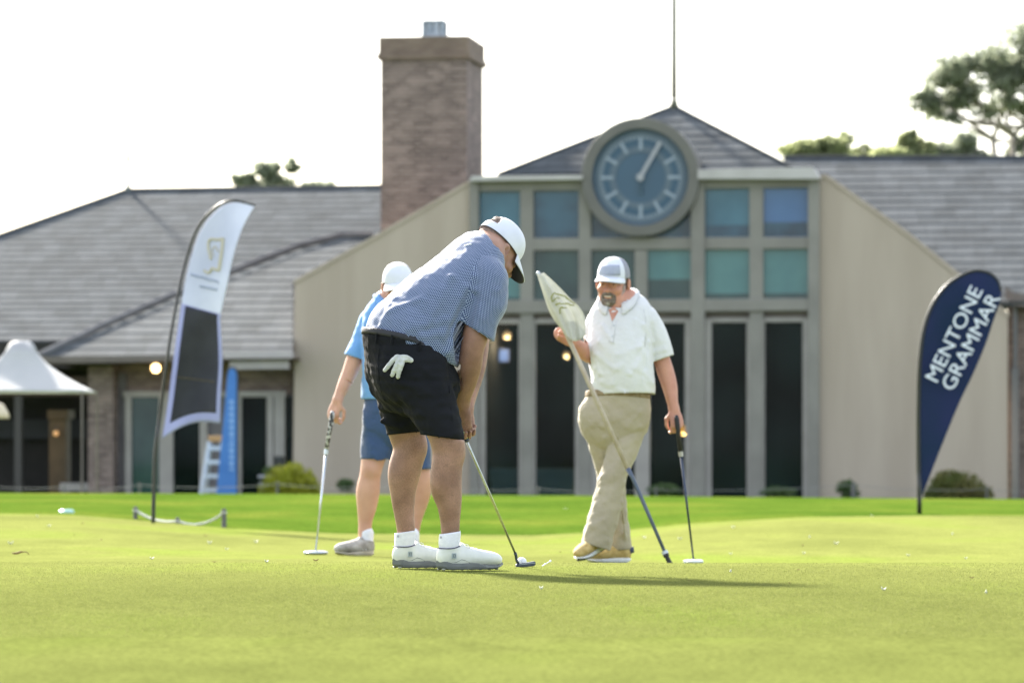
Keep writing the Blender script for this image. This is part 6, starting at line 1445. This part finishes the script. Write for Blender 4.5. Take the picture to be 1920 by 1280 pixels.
# ---- his putter
def leaning_putter(label, top, gend, tip, headdir, head_len, Ms, Mg, Mh, Mring, white_head=True):
    gz = float(terrain(tip[0], tip[1])); tip = np.array([tip[0], tip[1], gz+.035]); t = thing('putter', (tip[0],tip[1],gz), label, 'golf club')
    q = MB(); q.tube([top, top*.9+gend*.1, gend], [.010,.0155,.0125], 12); q.build('grip', Mg, t, smooth=True)
    q = MB(); q.tube([gend, gend+unit(tip-gend)*.03], .0145, 12); q.build('grip_ring', Mring, t)
    q = MB(); q.tube([gend+unit(tip-gend)*.03, tip], [.0085,.0055], 10); q.build('shaft', Ms, t, smooth=True)
    d = unit(headdir); s_ = np.array([-d[1],d[0],0]); c = np.array([tip[0],tip[1],gz]); V = []
    fx = Field(c-.09, c+.09, .003); fx.cone(c+d*-.045+BZ*.014, c+d*.045+BZ*.014, .014, .014, .004); fx.ell(c+s_*.022+BZ*.016, (.050,.034,.014), np.array([d,s_,BZ]), .008); fx.cut(c+BZ*.004, -BZ, c, .3); V, Fc = fx.mesh(1)
    V = c+(V-c)*np.array([head_len/.1,1,1]); h_ = fmesh('putter_head', (V, Fc), Mh, t); q = MB(); q.tube([tip, c+BZ*.02], .008, 8); q.build('hosel', Ms, t)
    q = MB(); q.box(c+s_*.02+BZ*.0305, (.003,.018,.001), np.array([d,s_,BZ])); q.build('sight_line', M_blk, h_); return t
M_dshaft = pmat('dark_shaft', (.02,.03,.06), (.035,.05,.09), scale=10, rough=.35, metal=.4); M_dgrip = pmat('black_grip', (.014,.014,.018), rough=.7)
Yg2 = D2-.04; leaning_putter('putter with black grip and white ring that the man in white leans on', P(1268,778,Yg2-.05), P(1276,846,Yg2-.04), P(1300,1046,D2-.02), [-.9,-.3,0], .11, M_dshaft, M_dgrip, M_wsole, M_cap)
print('golfer 2')
# ============================================================ the man in light blue behind
D3 = 23.7
def P3(x, y, d=0.): return P(x, y, D3+d)
F3 = unit([.18,-.98,0]); L3v = unit([.98,.18,0])
g3 = thing('person', (*P3(735,HY,0)[:2], -.17), 'man in light blue polo and navy shorts half hidden behind the bent golfer', 'person')
fb = Field([P3(595,HY)[0], D3-.35, -.2], [P3(840,HY)[0], D3+.35, 1.68], .0055)
fb.chain([(P3(740,780),.155,.12),(P3(738,720),.155,.13),(P3(736,650),.16,.13),(P3(735,605),.17,.12),(P3(736,585),.15,.10)], .03, side=L3v)
aR, aL = P3(696,602,.03), P3(778,602,.0)
for p in (aR, aL): fb.cone(P3(736,585,.01), p, .070, .060, .03)
fb.chain([(aR,.056),(P3(678,640,.03),.054),(P3(665,672,.02),.049),(P3(656,698,.01),.047),(P3(645,722,-.01),.040),(P3(636,742,-.03),.030),(P3(633,751,-.04),.028)], .03)
fb.chain([(aL,.056),(P3(790,640),.052),(P3(794,680),.047),(P3(792,715),.042),(P3(788,745,-.02),.030)], .03)
fb.chain([(P3(712,780),.10),(P3(706,830,-.02),.085),(P3(697,875,-.03),.066),(P3(694,893,-.03),.063),(P3(690,920,-.02),.071),(P3(688,948,-.01),.060),(P3(685,975,.0),.043),(P3(684,1000,.0),.039),(P3(684,1020,.0),.04)], .03)
fb.chain([(P3(765,780),.10),(P3(775,830,.0),.085),(P3(786,878,.0),.064),(P3(789,905,.01),.068),(P3(786,935,.02),.060),(P3(779,970,.03),.042),(P3(774,1000,.03),.038),(P3(774,1020,.03),.04)], .03)
fb.ell(P3(696,880,-.075), (.035,.03,.045), None, .03)
hc3 = P3(746,538,-.03); A3 = frame(unit([.10,-.95,-.20]), [0,-.25,1]); T3 = head(fb, hc3, A3, 1.06); fb.cone(P3(738,588,.02), hc3-A3[1]*.03-A3[2]*.05, .070, .064, .03)
wv = P3(633,751,-.04)
hand(fb, wv, unit(P3(622,783,-.05)-wv), unit([.45,.85,0]), 1, 1.04, curls=[(35,50,35),(45,62,40),(52,66,40),(58,70,40)], spread=.08, thumb=[(np.array([.5,.1,-.6]),.042),(np.array([.0,.1,-1]),.036),(np.array([-.35,.2,-.9]),.026)])
wv2 = P3(788,745,-.02); hand(fb, wv2, unit([0,-.1,-1]), unit([-.8,.3,0]), 1, 1.0, curl=(25,35,20))
fx = Field([P3(600,HY)[0], D3-.30, .3], [P3(850,HY)[0], D3+.30, .92], .006)
fx.chain([(P3(741,790),.190,.145),(P3(740,760),.185,.145),(P3(739,725),.175,.14)], .03, side=L3v)
fx.chain([(P3(712,790,-.0),.105),(P3(708,820,-.01),.100),(P3(706,850,-.02),.097),(P3(706,880,-.02),.097)], .04); fx.chain([(P3(768,790),.105),(P3(776,840),.098),(P3(780,875),.092),(P3(781,900),.092)], .04)
for a, b_, r in [((690,800),(730,815),.008),((700,835),(725,845),.007),((684,770),(700,850),.007)]: fold(fx, a, b_, r, d0=D3)
fx.warp(lambda p: .004*vnoise(p, 24, 33)+.0015*vnoise(p, 65, 34))
h1 = (P3(705,860,0), np.array([0,0,-1.]), P3(700,880,0), .135); h2 = (P3(781,879,0), np.array([0,0,-1.]), P3(785,900,0), .135); h3 = (P3(740,735,0), BZ, P3(740,715,0), .3)
fu_ = fx.a.copy()
for c_ in (h1,h2,h3): fx.cut(*c_)
carve(fb, [(fx, fu_)])
fmesh('shorts', drop_caps(*fx.mesh(1), [h1,h2,h3], .006), pmat('navy_cotton', (.020,.050,.125), (.028,.062,.15), scale=5, rough=.85, sheen=.2, bump=.3, bscale=80), g3, .004)
fx = Field([P3(620,HY)[0], D3-.30, .72], [P3(850,HY)[0], D3+.30, 1.45], .006)
fx.chain([(P3(739,765),.192,.150),(P3(738,730),.195,.165),(P3(737,680,-.01),.192,.165),(P3(736,640),.195,.15),(P3(736,610),.19,.13),(P3(737,590,.01),.155,.11),(P3(738,576,.02),.09,.085)], .03, side=L3v)
fx.chain([(P3(716,594,.02),.08),(P3(697,604,.03),.078),(P3(681,638,.03),.070),(P3(669,665,.02),.068),(P3(662,690,.01),.068)], .045); fx.chain([(P3(756,594),.08),(P3(777,604),.078),(P3(786,640),.070),(P3(790,690),.068)], .045)
for a, b_, r in [((700,640),(730,690),.008),((690,610),(700,660),.007),((710,690),(740,730),.008),((705,600),(690,640),.006)]: fold(fx, a, b_, r, d0=D3)
fx.warp(lambda p: .004*vnoise(p, 22, 37)+.0015*vnoise(p, 60, 38))
h1 = (P3(738,748,0), -BZ, P3(738,770,0), .30); h2 = (P3(667,670,.02), unit([-.32,0,-1]), P3(660,688,.02), .105); h3 = (P3(789,672,0), -BZ, P3(790,690,0), .1); h4 = (P3(742,583,0), unit([.05,-.4,1]), P3(744,568,-.02), .12)
fu_ = fx.a.copy()
for c_ in (h1,h2,h3,h4): fx.cut(*c_)
carve(fb, [(fx, fu_)]); fmesh('body', fb.mesh(1), M_skin3, g3)
M_lblue = pmat('light_blue_knit', (.10,.26,.54), (.125,.295,.58), scale=5, rough=.8, sheen=.2, bump=.3, bscale=40); s3 = fmesh('shirt', drop_caps(*fx.mesh(1), [h1,h2,h3,h4], .006), M_lblue, g3, .004)
wrap_collar(s3, fx, fu_, P3(738,576,.005), unit([.05,-.32,1]), F3, .084, .078, M_lblue)
cap_mesh(g3, T3, A3, 1.06, M_wcap, M_wcap, tilt=0, droop=.034)
fh = Field(hc3-.2, hc3+.2, .004); fh.ell(T3(0,-.020,.030), np.array((.0775,.098,.086))*1.06, A3, .01); fh.cut(T3(0,.02,0), A3[1], hc3, .3); fh.cut(T3(0,0,-.03), -A3[2], hc3, .3); fmesh('hair', fh.mesh(1), M_hair, g3)
eyes(g3, T3, A3, 1.06, .4)
M_gsh = pmat('grey_knit_shoe', (.22,.20,.18), (.42,.40,.37), scale=22, rough=.85, bump=.3, bscale=100); M_tsole = pmat('tan_edge_sole', (.36,.32,.24), (.45,.42,.36), scale=20, rough=.7)
for i, (hx_, dirv) in enumerate([(699,[-.74,-.67,0]),(775,[-.1,-1,0])]):
    Ys = D3+.03; hl = np.array([*P(hx_,HY,Ys)[:2],0.]); tl = hl+unit(dirv)*.30; hl[2] = float(terrain(hl[0],hl[1]))+.004; tl[2] = float(terrain(tl[0],tl[1]))+.004
    s_, so_, W_, h_ = shoe(g3, None, hl, tl, M_gsh, M_tsole, s=1.08, style='run')
    q = MB()
    for j in range(5): x = .34+.06*j; z = h_+.070-.008*j; q.tube([W_(x,-.024,z-.010), W_(x+.01,0,z+.001), W_(x+.02,.024,z-.010)], .0025, 6)
    q.build('laces', M_lace, s_, smooth=True)
    q = MB(); sg = -1
    for x in (.30,.38,.46): q.tube([W_(x,sg*.044,h_+.006), W_(x+.05,sg*.040,h_+.03)], .004, 6)
    q.build('side_stripes', M_wsole, s_, smooth=True)
    fk = Field(W_(.18,0,h_+.06)-.1, W_(.18,0,h_+.06)+.14, .004); fk.cone(W_(.18,0,h_+.11), W_(.18,0,h_+.04), .044, .042, .01); V, Fc = fk.mesh(0); fmesh('sock', (V,Fc), M_sock, g3)
M_camo = pmat('speckled_grip', (.03,.03,.035), (.50,.50,.52), scale=55, rough=.7, mid=(.48,.56)); M_lsh = pmat('pale_steel_shaft', (.50,.54,.58), rough=.25, metal=.7)
leaning_putter('putter with speckled grip and silver shaft leaned on by the man in light blue', P(624,770,D3-.10), P(612,842,D3-.10), P(592,1033,D3-.12), [-.95,-.2,0], .13, M_lsh, M_camo, M_lsh, M_lsh)
print('golfer 3')
